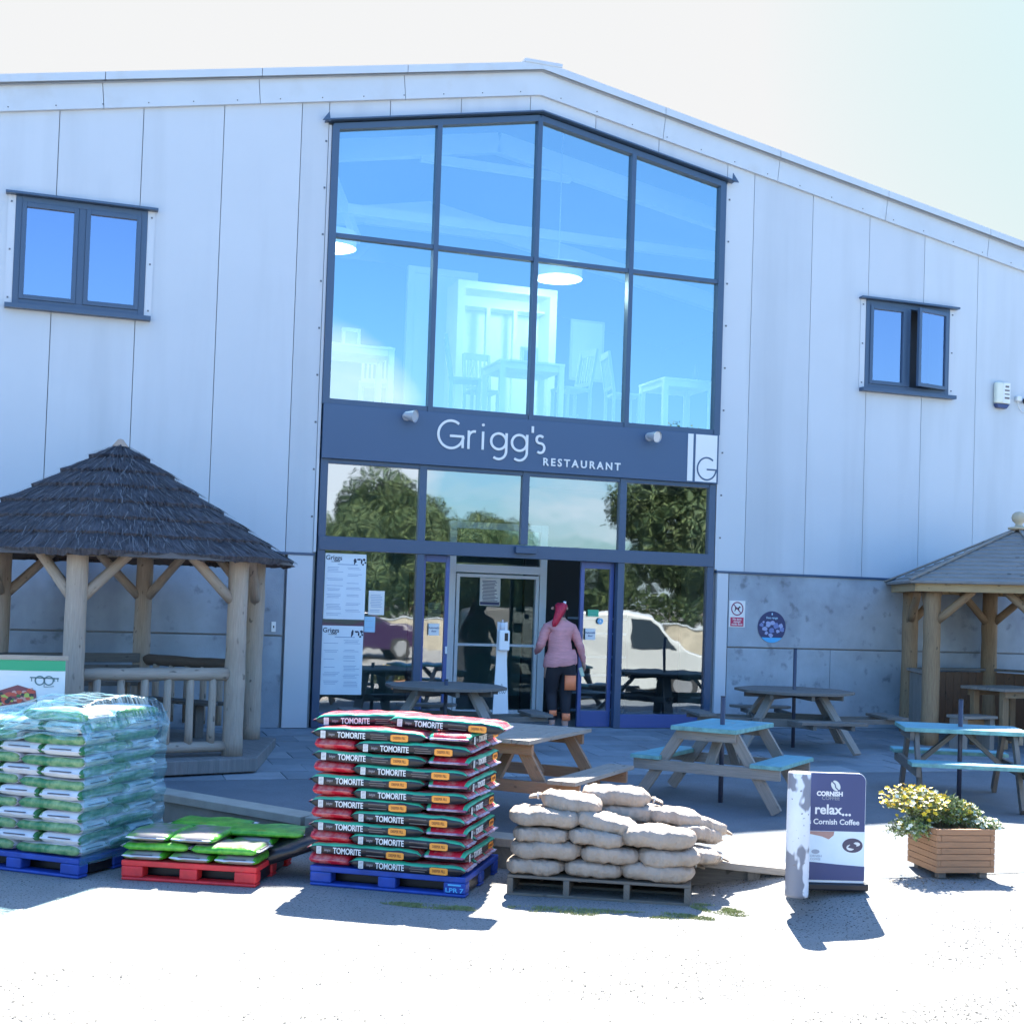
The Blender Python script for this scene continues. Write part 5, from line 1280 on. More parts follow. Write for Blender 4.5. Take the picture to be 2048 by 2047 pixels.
sb(2, -0.52, 0.56, Z0+0.36, PI, 'sandbag second from the top at the back right of the pile', (0, 0.02), sc_=(1.05, 1, 0.95)); sb(2, -0.60, 0.55, Z0+0.475, 0.10, 'topmost sandbag at the back, its neck pointing right', (0, 0.05), sc_=(1.0, 1, 1.0))
sb(0, -0.15, 0.55, Z0+0.355, 0.25, 'sunlit sandbag behind the right end of the third row', (0, 0.12)); sb(0, 0.02, 0.52, Z0+0.24, 0.9, 'sandbag hanging over the right side of the pallet', (0, 0.2), sc_=(0.9, 0.9, 1))
sb(0, 0.03, 0.48, Z0+0.09, 0.75, 'lower sandbag overhanging the right side of the pallet', (0, 0.12), sc_=(0.9, 0.9, 0.9)); sb(1, 0.02, 0.30, Z0+0.125, 0.3, 'sandbag with its pale tied neck at the right front corner', (0, 0.10), sc_=(0.75, 0.9, 0.9))
sb(0, 0.06, 0.62, Z0+0.30, 0.6, 'small sandbag slumped at the back right corner of the pile', (0, 0.25), sc_=(0.85, 0.9, 0.9))

# ------------------------------------------------------------------ stretch wrap over the compost stack
def wrap_mat(dcol=(0.55, 0.66, 0.78, 1), lo=0.05, hi=0.62):
    m = bpy.data.materials.new('stretch_film'); m.use_nodes = True; t = m.node_tree; t.nodes.clear()
    o = t.nodes.new('ShaderNodeOutputMaterial'); a = t.nodes.new('ShaderNodeMixShader'); b = t.nodes.new('ShaderNodeMixShader')
    tr = t.nodes.new('ShaderNodeBsdfTransparent'); tr.inputs[0].default_value = (0.80, 0.95, 0.97, 1)
    gl = t.nodes.new('ShaderNodeBsdfGlossy'); gl.inputs[1].default_value = 0.18
    df = t.nodes.new('ShaderNodeBsdfDiffuse'); df.inputs[0].default_value = dcol
    co = t.nodes.new('ShaderNodeTexCoord'); mp = t.nodes.new('ShaderNodeMapping'); mp.inputs['Scale'].default_value = (1.2, 9, 1)
    n = t.nodes.new('ShaderNodeTexNoise'); n.inputs['Scale'].default_value = 5; n.inputs['Detail'].default_value = 5
    t.links.new(co.outputs['UV'], mp.inputs[0]); t.links.new(mp.outputs[0], n.inputs['Vector'])
    r = t.nodes.new('ShaderNodeMapRange'); r.inputs[1].default_value = 0.42; r.inputs[2].default_value = 0.68; r.inputs[3].default_value = lo; r.inputs[4].default_value = hi
    t.links.new(n.outputs['Fac'], r.inputs[0]); t.links.new(r.outputs[0], a.inputs[0])
    bp = t.nodes.new('ShaderNodeBump'); bp.inputs['Strength'].default_value = 0.7; bp.inputs['Distance'].default_value = 0.02
    t.links.new(n.outputs['Fac'], bp.inputs['Height']); t.links.new(bp.outputs[0], gl.inputs['Normal']); t.links.new(bp.outputs[0], df.inputs['Normal'])
    b.inputs[0].default_value = 0.45; t.links.new(df.outputs[0], b.inputs[1]); t.links.new(gl.outputs[0], b.inputs[2])
    t.links.new(tr.outputs[0], a.inputs[1]); t.links.new(b.outputs[0], a.inputs[2]); t.links.new(a.outputs[0], o.inputs[0])
    return m
MT['film'] = wrap_mat((0.44, 0.64, 0.72, 1), 0.04, 0.52); MT['film_blue'] = wrap_mat((0.16, 0.46, 0.58, 1), 0.26, 0.62)
ww = thing('stretch_wrap', 'loose clear plastic stretch film over the tall stack of green and white bags', 'plastic film', (BLUF.x, BLUF.y, -0.45), BLUR)
ht = 0.15+12*0.0838
def film(name, f, nu, nv, uvs=(1, 1)):
    g = MB(); V = [[g.bm.verts.new(f(i/nu, j/nv)) for j in range(nv+1)] for i in range(nu+1)]
    for i in range(nu):
        for j in range(nv):
            fc = g.bm.faces.new((V[i][j], V[i+1][j], V[i+1][j+1], V[i][j+1])); fc.smooth = True
            for l, (a, b) in zip(fc.loops, ((i, j), (i+1, j), (i+1, j+1), (i, j+1))): l[g.uv].uv = (a/nu*uvs[0], b/nv*uvs[1])
    return g.build(name, 'film_blue' if name == 'side_film' else 'film', ww, recalc=False)
def wob(x, y, z, a=0.02, s=4): return a*noise.noise(Vector((x*s, y*s, z*s)))
def side_f(u, v):   # right side, u = depth, v = height
    z = 0.10+v*(ht-0.06); y = -0.02+u*1.06
    return (0.032+wob(0, y*2, z*4, 0.018)+0.012*math.sin(z*37), y, z)
film('side_film', side_f, 26, 60, (1.1, 1.2))
def top_f(u, v):    # billowing sheet on top, u across (left to right), v front to back
    x = -1.30+u*1.345; y = -0.03+v*1.10
    bul = (0.085+0.07*(1-min(1, abs(2*v-1.0))**2))*sm(0.36, 0.66, u)*(1-sm(0.90, 1.0, u)*0.5)+0.010
    z = ht+0.006+0.02*u+bul+wob(x*1.0, y*3.0, 1, 0.022, 3)+wob(x*3, y*9, 2, 0.014, 3)
    if u > 0.93: z -= (u-0.93)/0.07*0.13
    if v < 0.06: z -= (0.06-v)/0.06*0.08
    return (x, y, z)
film('top_film', top_f, 70, 50, (1.4, 1.0))
def swag(u, v):     # gathered swag pulled diagonally across the upper front
    x = -1.25+u*1.22; zc = ht-0.20+0.24*sm(0.0, 0.85, u)
    z = zc+(v-0.5)*(0.10+0.20*u); ang = v*9+u*4
    return (x, -0.045-0.018*math.sin(ang*2.2)+wob(x, v*3, 0, 0.03, 4), z+0.015*math.sin(ang*1.7+x*9))
film('swag_film', swag, 50, 26, (1.6, 0.5))
g = MB()
for i in range(6):
    P = [Vector((-1.25+k*0.125, -0.06+0.012*math.sin(k+i), ht-0.24+0.035*i+0.25*sm(0, 0.9, k/10)*(0.7+0.09*i)+0.008*math.sin(k*2+i))) for k in range(11)]
    for a, b in zip(P, P[1:]): g.tube(a, b, 0.008, 0.008, 6, cap=False)
g.build('gathered_film', 'film', ww)

# banner of the compost supplier behind the wrapped stack
bn = thing('printed_banner', 'white printed banner with green bands and a picture of vegetables behind the wrapped stack', 'banner', (-0.27, -5.18, 0.0), -0.10)
BWd, BHt = 1.7, 1.22
g = MB(); g.b2(-1.05, 0.52, 0.0, 0.012, 0.10, 1.10); g.build('sheet', 'lbl_white', bn)
g = MB(); g.b2(-1.07, 0.54, -0.012, 0.035, 1.102, 1.14); g.build('top_batten', 'log', bn)
g = MB(); g.b2(-1.05, -1.01, 0.013, 0.05, -0.02, 1.10); g.b2(0.48, 0.52, 0.013, 0.05, -0.02, 1.10); g.build('post', 'log', bn)
KB = 0.74
def bnx(x): return 0.52+(x-0.52)*KB
def bnz(z): return 1.10+(z-1.10)*KB
Fb = FM(0.52*(1-KB), -0.001, 1.10*(1-KB), KB, KB)
g = MB(); g.prism([(-1.55, 1.098), (-1.55, 1.05)]+[(-1.55+2.07*i/12, 1.03-0.055*math.sin(i/12*PI*0.62)) for i in range(1, 13)]+[(0.518, 1.098)], 0, 0.0015, mtx=Fb)
g.prism([(-1.55, 0.12), (-1.55, 0.50), (-0.4, 0.50), (0.05, 0.44), (0.20, 0.38), (0.20, 0.12)], 0, 0.0015, mtx=Fb)
g.build('green_band', mat('banner_green', (0.02, 0.36, 0.16), 0.4), bn)
g = MB(); g.prism([(-0.62, 0.70), (-0.37, 0.70), (-0.37, 0.92), (-0.62, 0.94)], 0.002, 0.0035, mtx=Fb); rb_ = g.build('red_block', mat('banner_red', (0.60, 0.06, 0.07), 0.4), bn)
g = MB(); g.mesh_in(text_me('FREE', 0.045, 0.001, 0.0004), FM(bnx(-0.495), -0.0055, bnz(0.87))); g.mesh_in(text_me('DRAW', 0.045, 0.001, 0.0004), FM(bnx(-0.495), -0.0055, bnz(0.82))); lines(g, bnx(-0.60), bnx(-0.40), bnz(0.71), bnz(0.79), 4, -0.0055, 0, 0.2, 0.006)
g.build('lettering', 'lbl_white', rb_)
random.seed(12)
g = MB(); g.prism([(-0.27, 0.55), (0.22, 0.63), (0.20, 0.75), (0.0, 0.81), (-0.26, 0.72)], 0.002, 0.0028, 5, mtx=Fb)
for i in range(60):
    u = random.random(); x = -0.25+0.44*u; z = 0.585+0.07*u+random.random()*0.12; r = random.uniform(0.014, 0.042)
    g.prism([(x+r*random.uniform(.7, 1.2)*math.cos(k*PI/4), z+r*0.7*random.uniform(.7, 1.2)*math.sin(k*PI/4)) for k in range(8)], 0.003, 0.0031+i*0.00004, mi=random.choice((0, 0, 1, 2, 3, 4)), mtx=Fb)
g.build('vegetable_picture', [mat('veg_red', (0.62, 0.10, 0.06), 0.5), mat('veg_lime', (0.45, 0.50, 0.10), 0.5), mat('veg_green', (0.06, 0.20, 0.06), 0.5), mat('veg_pink', (0.65, 0.35, 0.28), 0.5), mat('veg_dark', (0.05, 0.05, 0.05), 0.5), mat('veg_base', (0.25, 0.07, 0.08), 0.5)], bn)
g = MB(); g.ribbon(arc(0.24, 0.865, 0.05, 0, 360, 20), 0.014, Fb, 0.003, closed=True); g.ribbon(arc(0.34, 0.865, 0.05, 0, 360, 20), 0.014, Fb, 0.003, closed=True)
g.ribbon([(0.13, 0.90), (0.45, 0.89)], 0.014, Fb, 0.003); g.ribbon([(0.29, 0.88), (0.29, 0.79), (0.40, 0.80)], 0.008, Fb, 0.003)
for x in (0.15, 0.19, 0.40, 0.44): g.ribbon([(x, 0.90), (x, 0.855)], 0.01, Fb, 0.003)
g.ribbon([(0.20, 0.66), (0.22, 0.63), (0.20, 0.55), (0.21, 0.52)], 0.010, Fb, 0.003); g.ribbon([(0.40, 0.66), (0.38, 0.63), (0.40, 0.55), (0.39, 0.52)], 0.010, Fb, 0.003)
g.build('emblem', mat('emblem_grey', (0.13, 0.20, 0.20), 0.5), bn)
g = MB(); g.mesh_in(text_me('Grow, eat', 0.075, 0.0008, 0.0004, 1, 0.4), FM(bnx(-0.44), -0.0045, bnz(0.40))); g.b2(bnx(-0.33), bnx(0.02), -0.004, -0.003, bnz(0.335), bnz(0.345)); g.b2(bnx(-0.33), bnx(0.06), -0.004, -0.003, bnz(0.31), bnz(0.32)); g.build('slogan', 'lbl_white', bn)

# ------------------------------------------------------------------ bollard, pavement sign, planter
bl = thing('bollard', 'round white painted concrete bollard with flaking paint', 'bollard', (5.169, -9.086, zU(-9.086)-0.01))
mb_ = mat('bollard_paint', (0.74, 0.74, 0.76), 0.5, var=0.05, scale=4, bump=0.3, bscale=30)
layered(mb_, 5.0, 0.575, 0.60, (0.20, 0.20, 0.23), 0.95, stretch=(1, 1, 0.55), detail=3); layered(mb_, 30, 0.70, 0.74, (0.22, 0.2, 0.2), 0.9, detail=1)
g = MB(); rings = []
for z, r in ((0, 0.081), (0.02, 0.083), (0.45, 0.083), (0.865, 0.081), (0.876, 0.076)):
    rings.append([g.bm.verts.new((r*math.cos(2*PI*i/40), r*math.sin(2*PI*i/40), z)) for i in range(40)])
for a, b in zip(rings, rings[1:]):
    for i in range(40): f = g.bm.faces.new((a[i], a[(i+1) % 40], b[(i+1) % 40], b[i])); f.smooth = True
g.bm.faces.new(rings[-1]); g.bm.faces.new(rings[0][::-1]); g.build('post', mb_, bl)
ps = thing('pavement_sign', 'navy and white coffee pavement sign reading relax standing behind the white bollard', 'sign', (5.465, -9.00, zU(-9.0)), -0.30)
SW, SH = 0.55, 0.845
def rrect(x0, x1, z0, z1, r, top=True):
    P = [(x0, z0), (x1, z0)]
    P += [(x1-r+r*math.cos(a), z1-r+r*math.sin(a)) for a in [i*PI/16 for i in range(9)]]
    P += [(x0+r+r*math.cos(a), z1-r+r*math.sin(a)) for a in [PI/2+i*PI/16 for i in range(9)]]
    return P
g = MB(); g.prism(rrect(-SW/2, SW/2, 0.02, SH, 0.06), -0.022, 0.0, mtx=FM(0, 0, 0), mside=0); g.build('board', 'white', ps, 0.002)
F1 = FM(0, -0.001, 0)
g = MB(); g.prism(rrect(-SW/2+0.004, SW/2-0.004, 0.425, SH-0.004, 0.057), 0, 0.002, mtx=F1); g.build('navy_panel', 'navy', ps)
g = MB(); g.prism([(-SW/2+.004, 0.07), (SW/2-.004, 0.07), (SW/2-.004, 0.424), (-SW/2+.004, 0.424)], 0, 0.002, mtx=F1); pic = g.build('photo_panel', mat('photo_pale', (0.62, 0.74, 0.80), 0.4, col2=(0.78, 0.84, 0.86), scale=2), ps)
g = MB(); g.prism([(-0.276, 0.072), (0.276, 0.072), (0.276, 0.175), (0.10, 0.185), (-0.10, 0.20), (-0.276, 0.205)], 0.0022, 0.0035, mtx=F1); g.build('dark_foot', 'navy', pic)
g = MB(); g.prism([(-0.276, 0.422), (0.05, 0.422), (0.045, 0.395), (0.01, 0.365), (-0.04, 0.385), (-0.12, 0.40), (-0.276, 0.40)], 0.0022, 0.0035, mtx=F1); g.build('fingers', mat('photo_skin', (0.42, 0.24, 0.20), 0.5), pic)
g = MB(); g.prism(arc(0.185, 0.325, 0.075, 0, 360, 24, 0.052)[:-1], 0.0022, 0.003, 0, mtx=F1); g.prism(arc(0.17, 0.31, 0.03, 0, 360, 10, 0.022)[:-1], 0.0032, 0.0038, 1, mtx=F1); g.prism(arc(0.215, 0.335, 0.025, 0, 360, 10, 0.015)[:-1], 0.0032, 0.0038, 1, mtx=F1); g.prism([(0.15, 0.31), (0.2, 0.30), (0.215, 0.33), (0.18, 0.345)], 0.004, 0.0045, 0, mtx=F1)
g.build('coffee_beans', [mat('bean_dark', (0.07, 0.06, 0.10), 0.4), 'lbl_white'], pic)
g = MB(); g.prism(arc(-0.085, 0.275, 0.03, 0, 360, 18, 0.016)[:-1], 0.0022, 0.003, 0, mtx=F1); g.mesh_in(text_me('CORNISH', 0.024, 0, 0.0004), FM(-0.09, -0.0045, 0.243)); g.mesh_in(text_me('COFFEE', 0.022, 0, 0.0004), FM(-0.085, -0.0045, 0.22)); g.build('small_logo', mat('logo_grey', (0.32, 0.36, 0.42), 0.5), pic)
bx_, bz_ = 0.052, 0.752
g = MB(); rotm = FM(bx_, -0.003, bz_)@Matrix.Rotation(R(35), 4, 'Z')
g.prism(arc(-0.004, 0, 0.026, 100, 260, 14, 0.040)+[(-0.004, -0.03), (-0.009, 0.0), (-0.004, 0.03)][:0]+[(-0.006, -0.037), (-0.012, -0.01), (-0.003, 0.012), (-0.008, 0.037)], 0, 0.0012, mtx=rotm)
g.prism(arc(0.004, 0, 0.026, -80, 80, 14, 0.040)+[(0.0, 0.037), (0.006, 0.012), (-0.003, -0.01), (0.002, -0.037)], 0, 0.0012, mtx=rotm)
g.build('bean_logo', mat('bean_pale', (0.62, 0.66, 0.62), 0.4), ps)
g = MB(); g.mesh_in(text_me('CORNISH', 0.044, 0.0022, 0.0005), FM(0.010, -0.0035, 0.692)); g.mesh_in(text_me('relax', 0.098, 0.0026, 0.0005), FM(0.0, -0.0035, 0.577)); g.mesh_in(text_me('...', 0.11, 0.0028, 0.0005), FM(0.135, -0.0035, 0.572)); g.mesh_in(text_me("it's Cornish Coffee", 0.054, 0.0012, 0.0005), FM(0.025, -0.0035, 0.490)); g.build('lettering', 'lbl_white', ps)
g = MB(); g.mesh_in(text_me('COFFEE', 0.038, 0.0008, 0.0005), FM(0.018, -0.0035, 0.661)); g.build('grey_lettering', mat('let_grey', (0.25, 0.27, 0.30), 0.5), ps)
g = MB(); g.b2(-SW/2+0.04, SW/2+0.03, -0.03, 0.30, 0.0, 0.055); g.build('base', 'dark', ps, 0.012)

PLC = (6.80, -8.655); PB = zU(-8.655); PYAW = R(-9.3); PS = 0.48
pln = thing('flower_planter', 'square slatted timber planter standing in the sun', 'planter', (PLC[0], PLC[1], PB), PYAW)
for i in range(7):
    z0 = 0.045+i*0.0475
    g = MB()
    for k in range(4):
        a = PI/2*k; o_ = PS/2-0.018; long_ = (k % 2 == 0) == (i % 2 == 0); L_ = PS if long_ else PS-0.076
        g.box((o_*math.sin(a), -o_*math.cos(a), z0+0.0225), (L_, 0.036, 0.0445), rz=a)
    g.build('board_course', 'planter', pln, 0.003)
    if i == 0:
        g = MB(); g.b2(-PS/2+0.04, PS/2-0.04, -PS/2+0.04, PS/2-0.04, 0.06, 0.33); g.build('soil', 'soil', pln)
        for sx in (-1, 1):
            for sy in (-1, 1): g = MB(); g.b2(sx*0.17-0.03, sx*0.17+0.03, sy*0.17-0.03, sy*0.17+0.03, 0, 0.045); g.build('foot', 'dk_wood', pln)
def leafq(g, p, d, ln, wd, mi):
    d = d.normalized(); s_ = d.cross(Vector((random.gauss(0, 1), random.gauss(0, 1), random.gauss(0, 1)))).normalized()*wd/2
    g.face([p, p+d*ln*0.5+s_, p+d*ln, p+d*ln*0.5-s_], mi)
def flower(g, p, r, mi):
    n = Vector((random.gauss(0, .5), random.gauss(0, .5)-0.3, 1)).normalized(); a = n.orthogonal().normalized(); b = n.cross(a)
    for k in range(5):
        th = 2*PI*k/5+random.random()*.3; c = a*math.cos(th)+b*math.sin(th); e = a*math.cos(th+.6)+b*math.sin(th+.6); f_ = a*math.cos(th-.6)+b*math.sin(th-.6)
        g.face([p, p+f_*r*0.7+n*r*0.2, p+c*r+n*r*0.3, p+e*r*0.7+n*r*0.2], mi)
random.seed(21)
cosr, sinr = math.cos(0.336), math.sin(0.336)
def clump(name, lab, cx, cy, n, hgt, spread, lean, fl, mats, grp='plants in the square planter', leafsz=(0.03, 0.012), cat='flower'):
    """cx to the viewer's right, cy away from the viewer, from the planter centre"""
    t_ = thing(name, lab, cat, (PLC[0]+cx*cosr+cy*sinr, PLC[1]-cx*sinr+cy*cosr, PB+0.33), -0.336, grp)
    g = MB(); gf = MB(); gs = MB()
    for i in range(n):
        a = random.uniform(0, 2*PI); rr = spread*math.sqrt(random.random()); tip = Vector((rr*math.cos(a)+lean[0]*random.uniform(.3, 1.1), rr*math.sin(a)+lean[1], hgt*random.uniform(0.55, 1.05)*(1-0.35*(rr/spread)**2)+lean[2]*random.random()))
        p0 = Vector((random.gauss(0, .04), random.gauss(0, .04), 0)); mid = p0.lerp(tip, 0.5)+Vector((random.gauss(0, .015), random.gauss(0, .015), hgt*0.12))
        pts = [p0, p0.lerp(mid, .5), mid, mid.lerp(tip, .5)+Vector((0, 0, hgt*.04)), tip]
        for q, w_ in zip(pts, pts[1:]): gs.tube(q, w_, 0.0016, 0.0013, 3, cap=False)
        for q, w_ in zip(pts[1:], pts[2:]):
            for _ in range(7):
                leafq(g, q.lerp(w_, random.random()), Vector((random.gauss(0, 1), random.gauss(0, 1), random.gauss(.5, .7))), leafsz[0]*random.uniform(.6, 1.4), leafsz[1]*random.uniform(.7, 1.3), 0 if random.random() < .6 else 1)
        if random.random() < fl: flower(gf, tip+Vector((0, 0, 0.008)), random.uniform(0.015, 0.025), 0 if random.random() < .8 else 1)
    g.build('foliage', ['leaf', 'leaf2'], t_, recalc=False); gs.build('stems', 'stem', t_, recalc=False); gf.build('blooms', mats, t_, recalc=False)
clump('yellow_flowers', 'tall yellow flowers spilling over the left side of the square planter', -0.14, 0.04, 330, 0.31, 0.22, (-0.22, -0.02, 0.03), 0.95, ['yellow', 'cream'])
clump('yellow_flowers', 'yellow and cream flowers trailing low at the far left of the planter', -0.25, -0.04, 150, 0.12, 0.15, (-0.16, -0.06, -0.12), 0.35, ['cream', 'yellow'])
clump('shrub', 'grey green bushy herb in the middle of the planter', 0.00, 0.06, 220, 0.25, 0.16, (0, 0, 0.02), 0.06, ['cream', 'yellow'], cat='plant', leafsz=(0.035, 0.014))
clump('shrub', 'light green leafy plant right of the centre of the planter', 0.12, 0.08, 160, 0.20, 0.13, (0.02, 0, 0), 0.35, ['cream', 'yellow'], cat='plant')
clump('cream_flowers', 'cream flowers at the right rim of the planter', 0.20, -0.04, 140, 0.12, 0.12, (0.05, -0.03, -0.02), 0.85, ['cream', 'cream'], leafsz=(0.028, 0.016))
clump('yellow_flowers', 'small group of yellow flowers right of the grey green herb', 0.14, 0.0, 70, 0.20, 0.09, (0, 0, 0), 0.7, ['yellow', 'cream'])

# ------------------------------------------------------------------ the person
def make_person():
    pr = thing('person', 'person seen from behind walking in at the door, pink jumper, black leggings with orange patches', 'person', (6.80, -0.22, 0.0), 0)
    V = []; E_ = []; Rd = []
    def v(x, y, z, rx, ry=None): V.append((x, y, z)); Rd.append((rx, ry or rx)); return len(V)-1
    def e(a, b): E_.append((a, b))
    pel = v(0.0, 0.0, 0.96, 0.185, 0.145)
    wst = v(-0.01, 0.015, 1.12, 0.170, 0.135); chs = v(-0.015, 0.03, 1.30, 0.175, 0.130); upc = v(-0.015, 0.045, 1.43, 0.130, 0.100); nk = v(-0.005, 0.06, 1.52, 0.058); hd0 = v(0.0, 0.075, 1.60, 0.070, 0.078); hd = v(0.005, 0.085, 1.69, 0.088, 0.100); hdt = v(0.005, 0.08, 1.755, 0.062, 0.072)
    e(pel, wst); e(wst, chs); e(chs, upc); e(upc, nk); e(nk, hd0); e(hd0, hd); e(hd, hdt)
    for sx in (-1, 1):
        hp = v(sx*0.095, 0.0, 0.84, 0.128, 0.128)
        if sx > 0: kn = v(0.085, 0.03, 0.49, 0.078); cf = v(0.08, 0.0, 0.33, 0.070); an = v(0.07, -0.02, 0.10, 0.045); hl = v(0.07, -0.035, 0.045, 0.040); to = v(0.085, 0.12, 0.035, 0.036)
        else: kn = v(-0.075, 0.10, 0.50, 0.078); cf = v(-0.08, 0.04, 0.34, 0.068); an = v(-0.085, 0.02, 0.13, 0.044); hl = v(-0.085, -0.005, 0.075, 0.040); to = v(-0.10, 0.13, 0.035, 0.036)
        th = v(sx*0.095, 0.015+(0.04 if sx < 0 else 0), 0.66, 0.108)
        e(pel, hp); e(hp, th); e(th, kn); e(kn, cf); e(cf, an); e(an, hl); e(hl, to)
        sh = v(sx*0.165-0.01, 0.045, 1.40, 0.072)
        if sx > 0: el = v(0.255, 0.01, 1.14, 0.052); wr = v(0.325, 0.06, 0.93, 0.033); pm = v(0.338, 0.075, 0.875, 0.034, 0.022)
        else: el = v(-0.255, 0.04, 1.14, 0.055); wr = v(-0.235, 0.24, 1.05, 0.036); pm = v(-0.225, 0.30, 1.045, 0.034, 0.022)
        ma = v(sx*0.215-0.008, 0.03, 1.27, 0.064); e(upc, sh); e(sh, ma); e(ma, el); e(el, wr); e(wr, pm)
        d = (Vector(V[pm])-Vector(V[wr])).normalized(); sd = Vector((0, 1, 0)) if sx > 0 else Vector((0, 0, 1))
        for k in range(4):
            o_ = sd*(-0.024+0.016*k); ln = (0.055, 0.066, 0.062, 0.048)[k]
            b0 = Vector(V[pm])+o_+d*0.025; f0 = v(*b0, 0.0095); b1 = b0+d*ln*0.55+Vector((-sx*0.006, 0, 0)); f1 = v(*b1, 0.0085); b2_ = b1+d*ln*0.4+Vector((-sx*0.016, 0, 0)); f2 = v(*b2_, 0.007)
            e(pm, f0); e(f0, f1); e(f1, f2)
        t0 = Vector(V[pm])+sd*0.035*(1 if sx > 0 else 1)-d*0.005; f0 = v(*t0, 0.011); t1 = t0+d*0.032+sd*0.014; f1 = v(*t1, 0.009); e(pm, f0); e(f0, f1)
    me = bpy.data.meshes.new('p'); me.from_pydata(V, E_, []); o = bpy.data.objects.new('p', me); C.objects.link(o)
    sk = o.modifiers.new('s', 'SKIN'); sk.use_smooth_shade = True
    for i, sv in enumerate(me.skin_vertices[0].data): sv.radius = Rd[i]; sv.use_root = (i == 0)
    ss = o.modifiers.new('u', 'SUBSURF'); ss.levels = 2; ss.render_levels = 2
    bpy.context.view_layer.update()
    bm_ = bpy.data.meshes.new_from_object(o.evaluated_get(bpy.context.evaluated_depsgraph_get())); bpy.data.objects.remove(o)
    for n_ in ('pk', 'lg', 'sk', 'hr', 'shoe'): pass
    pink = mat('jumper_pink', (0.68, 0.29, 0.29), 0.85, var=0.10, scale=9, bump=0.8, bscale=14, stretch=(1, 1, 3))
    legs = mat('leggings_black', (0.022, 0.02, 0.026), 0.8, bump=0.4, bscale=18); skin = mat('skin', (0.50, 0.28, 0.21), 0.5)
    hair = mat('hair_dark', (0.05, 0.02, 0.025), 0.5, var=0.4, scale=30); shoe = mat('shoe_grey', (0.35, 0.35, 0.40), 0.6)
    for m in (pink, legs, skin, hair, shoe): bm_.materials.append(m)
    for p in bm_.polygons:
        c = p.center; p.use_smooth = True
        if c.z > 1.535: mi = 3 if (c.y < 0.10 or c.z > 1.71) else 2
        elif c.z > 1.50 and abs(c.x) < 0.08: mi = 2
        elif abs(c.x) > 0.19 and c.z < 0.925 and c.z > 0.7: mi = 2
        elif c.x < -0.18 and c.y > 0.25: mi = 2
        elif c.z > 0.90+0.06*(c.x): mi = 0
        elif c.z < 0.075 or (c.z < 0.10 and c.y > 0.05): mi = 4
        elif c.z < 0.145: mi = 2
        else: mi = 1
        p.material_index = mi
    for vtx in bm_.vertices:     # cloth folds
        z = vtx.co.z
        if 0.88 < z < 1.45:
            k = noise.noise(Vector((vtx.co.x*5, vtx.co.y*5, z*22)))*0.010; n_ = vtx.normal; vtx.co += n_*k
    body = bpy.data.objects.new('body', bm_); C.objects.link(body); body.parent = pr
    # jumper hem, a little flared
    g = MB(); ring = []
    for z, rx_, ry_ in ((1.08, 0.184, 0.150), (0.99, 0.208, 0.172), (0.90, 0.214, 0.178), (0.885, 0.208, 0.172)):
        ring.append([g.bm.verts.new((rx_*math.cos(a)-0.003, 0.005+ry_*math.sin(a), z-0.03*math.cos(a)*(-1)+0.006*math.sin(a*7+z*30))) for a in [2*PI*i/40 for i in range(40)]])
    for a, b in zip(ring, ring[1:]):
        for i in range(40): f = g.bm.faces.new((a[i], a[(i+1) % 40], b[(i+1) % 40], b[i])); f.smooth = True
    g.build('jumper_hem', pink, pr)
    hairr = mat('hair_red', (0.55, 0.015, 0.05), 0.45, var=0.35, scale=3, coords='Generated', stretch=(8, 8, 1), bump=0.6, bscale=8)
    g = MB(); P = [(-0.01, -0.02, 1.735, 0.055), (-0.03, -0.045, 1.70, 0.075), (-0.05, -0.065, 1.63, 0.062), (-0.085, -0.075, 1.55, 0.050), (-0.115, -0.08, 1.47, 0.040), (-0.135, -0.085, 1.42, 0.016)]
    rings = []
    for i, (x, y, z, r) in enumerate(P):
        rings.append([g.bm.verts.new((x+r*math.cos(a)*(1+0.10*math.sin(a*5+i)), y+r*0.7*math.sin(a), z+0.01*math.sin(a*3))) for a in [2*PI*k/20 for k in range(20)]])
    for a, b in zip(rings, rings[1:]):
        for i in range(20): f = g.bm.faces.new((a[i], a[(i+1) % 20], b[(i+1) % 20], b[i])); f.smooth = True
    g.bm.faces.new(rings[0]); g.bm.faces.new(rings[-1][::-1]); g.build('ponytail', hairr, pr)
    g = MB(); g.tube((0.0, -0.03, 1.745), (0.03, -0.045, 1.74), 0.022, n=12); g.build('hair_tie', 'white', pr)
    for sx in (-1, 1):
        g = MB(); g.tube((sx*0.088, 0.09, 1.665), (sx*0.102, 0.082, 1.665), 0.024, 0.020, 12); g.build('ear', skin, pr)
    org = mat('patch_orange', (1.0, 0.26, 0.10), 0.5)
    def patch(cx, cz, ry0, wd, hg, r, cy):
        g = MB(); n = 10; A = []
        for zz in (cz-hg/2, cz, cz+hg/2):
            A.append([g.bm.verts.new((cx+(r+0.006)*math.sin(a), cy-(r+0.006)*math.cos(a), zz)) for a in [ry0+(-wd/2+wd*i/n)/r for i in range(n+1)]])
        for a, b in zip(A, A[1:]):
            for i in range(n): f = g.bm.faces.new((a[i], a[i+1], b[i+1], b[i])); f.smooth = True
        o = g.build('orange_patch', org, pr); s_ = o.modifiers.new('t', 'SOLIDIFY'); s_.thickness = 0.004; return o
    patch(0.10, 0.655, 0.05, 0.155, 0.20, 0.118, 0.015)
    patch(0.078, 0.185, 0.0, 0.115, 0.10, 0.060, -0.006); patch(-0.082, 0.235, 0.0, 0.10, 0.075, 0.062, 0.036)
    return pr
prs = make_person(); prs.scale = (1.13, 1.05, 1.0)
mk = thing('face_mask', 'folded pale paper held in the right hand of the person at the door', 'paper', (7.145, -0.145, 0.80), 0.2)
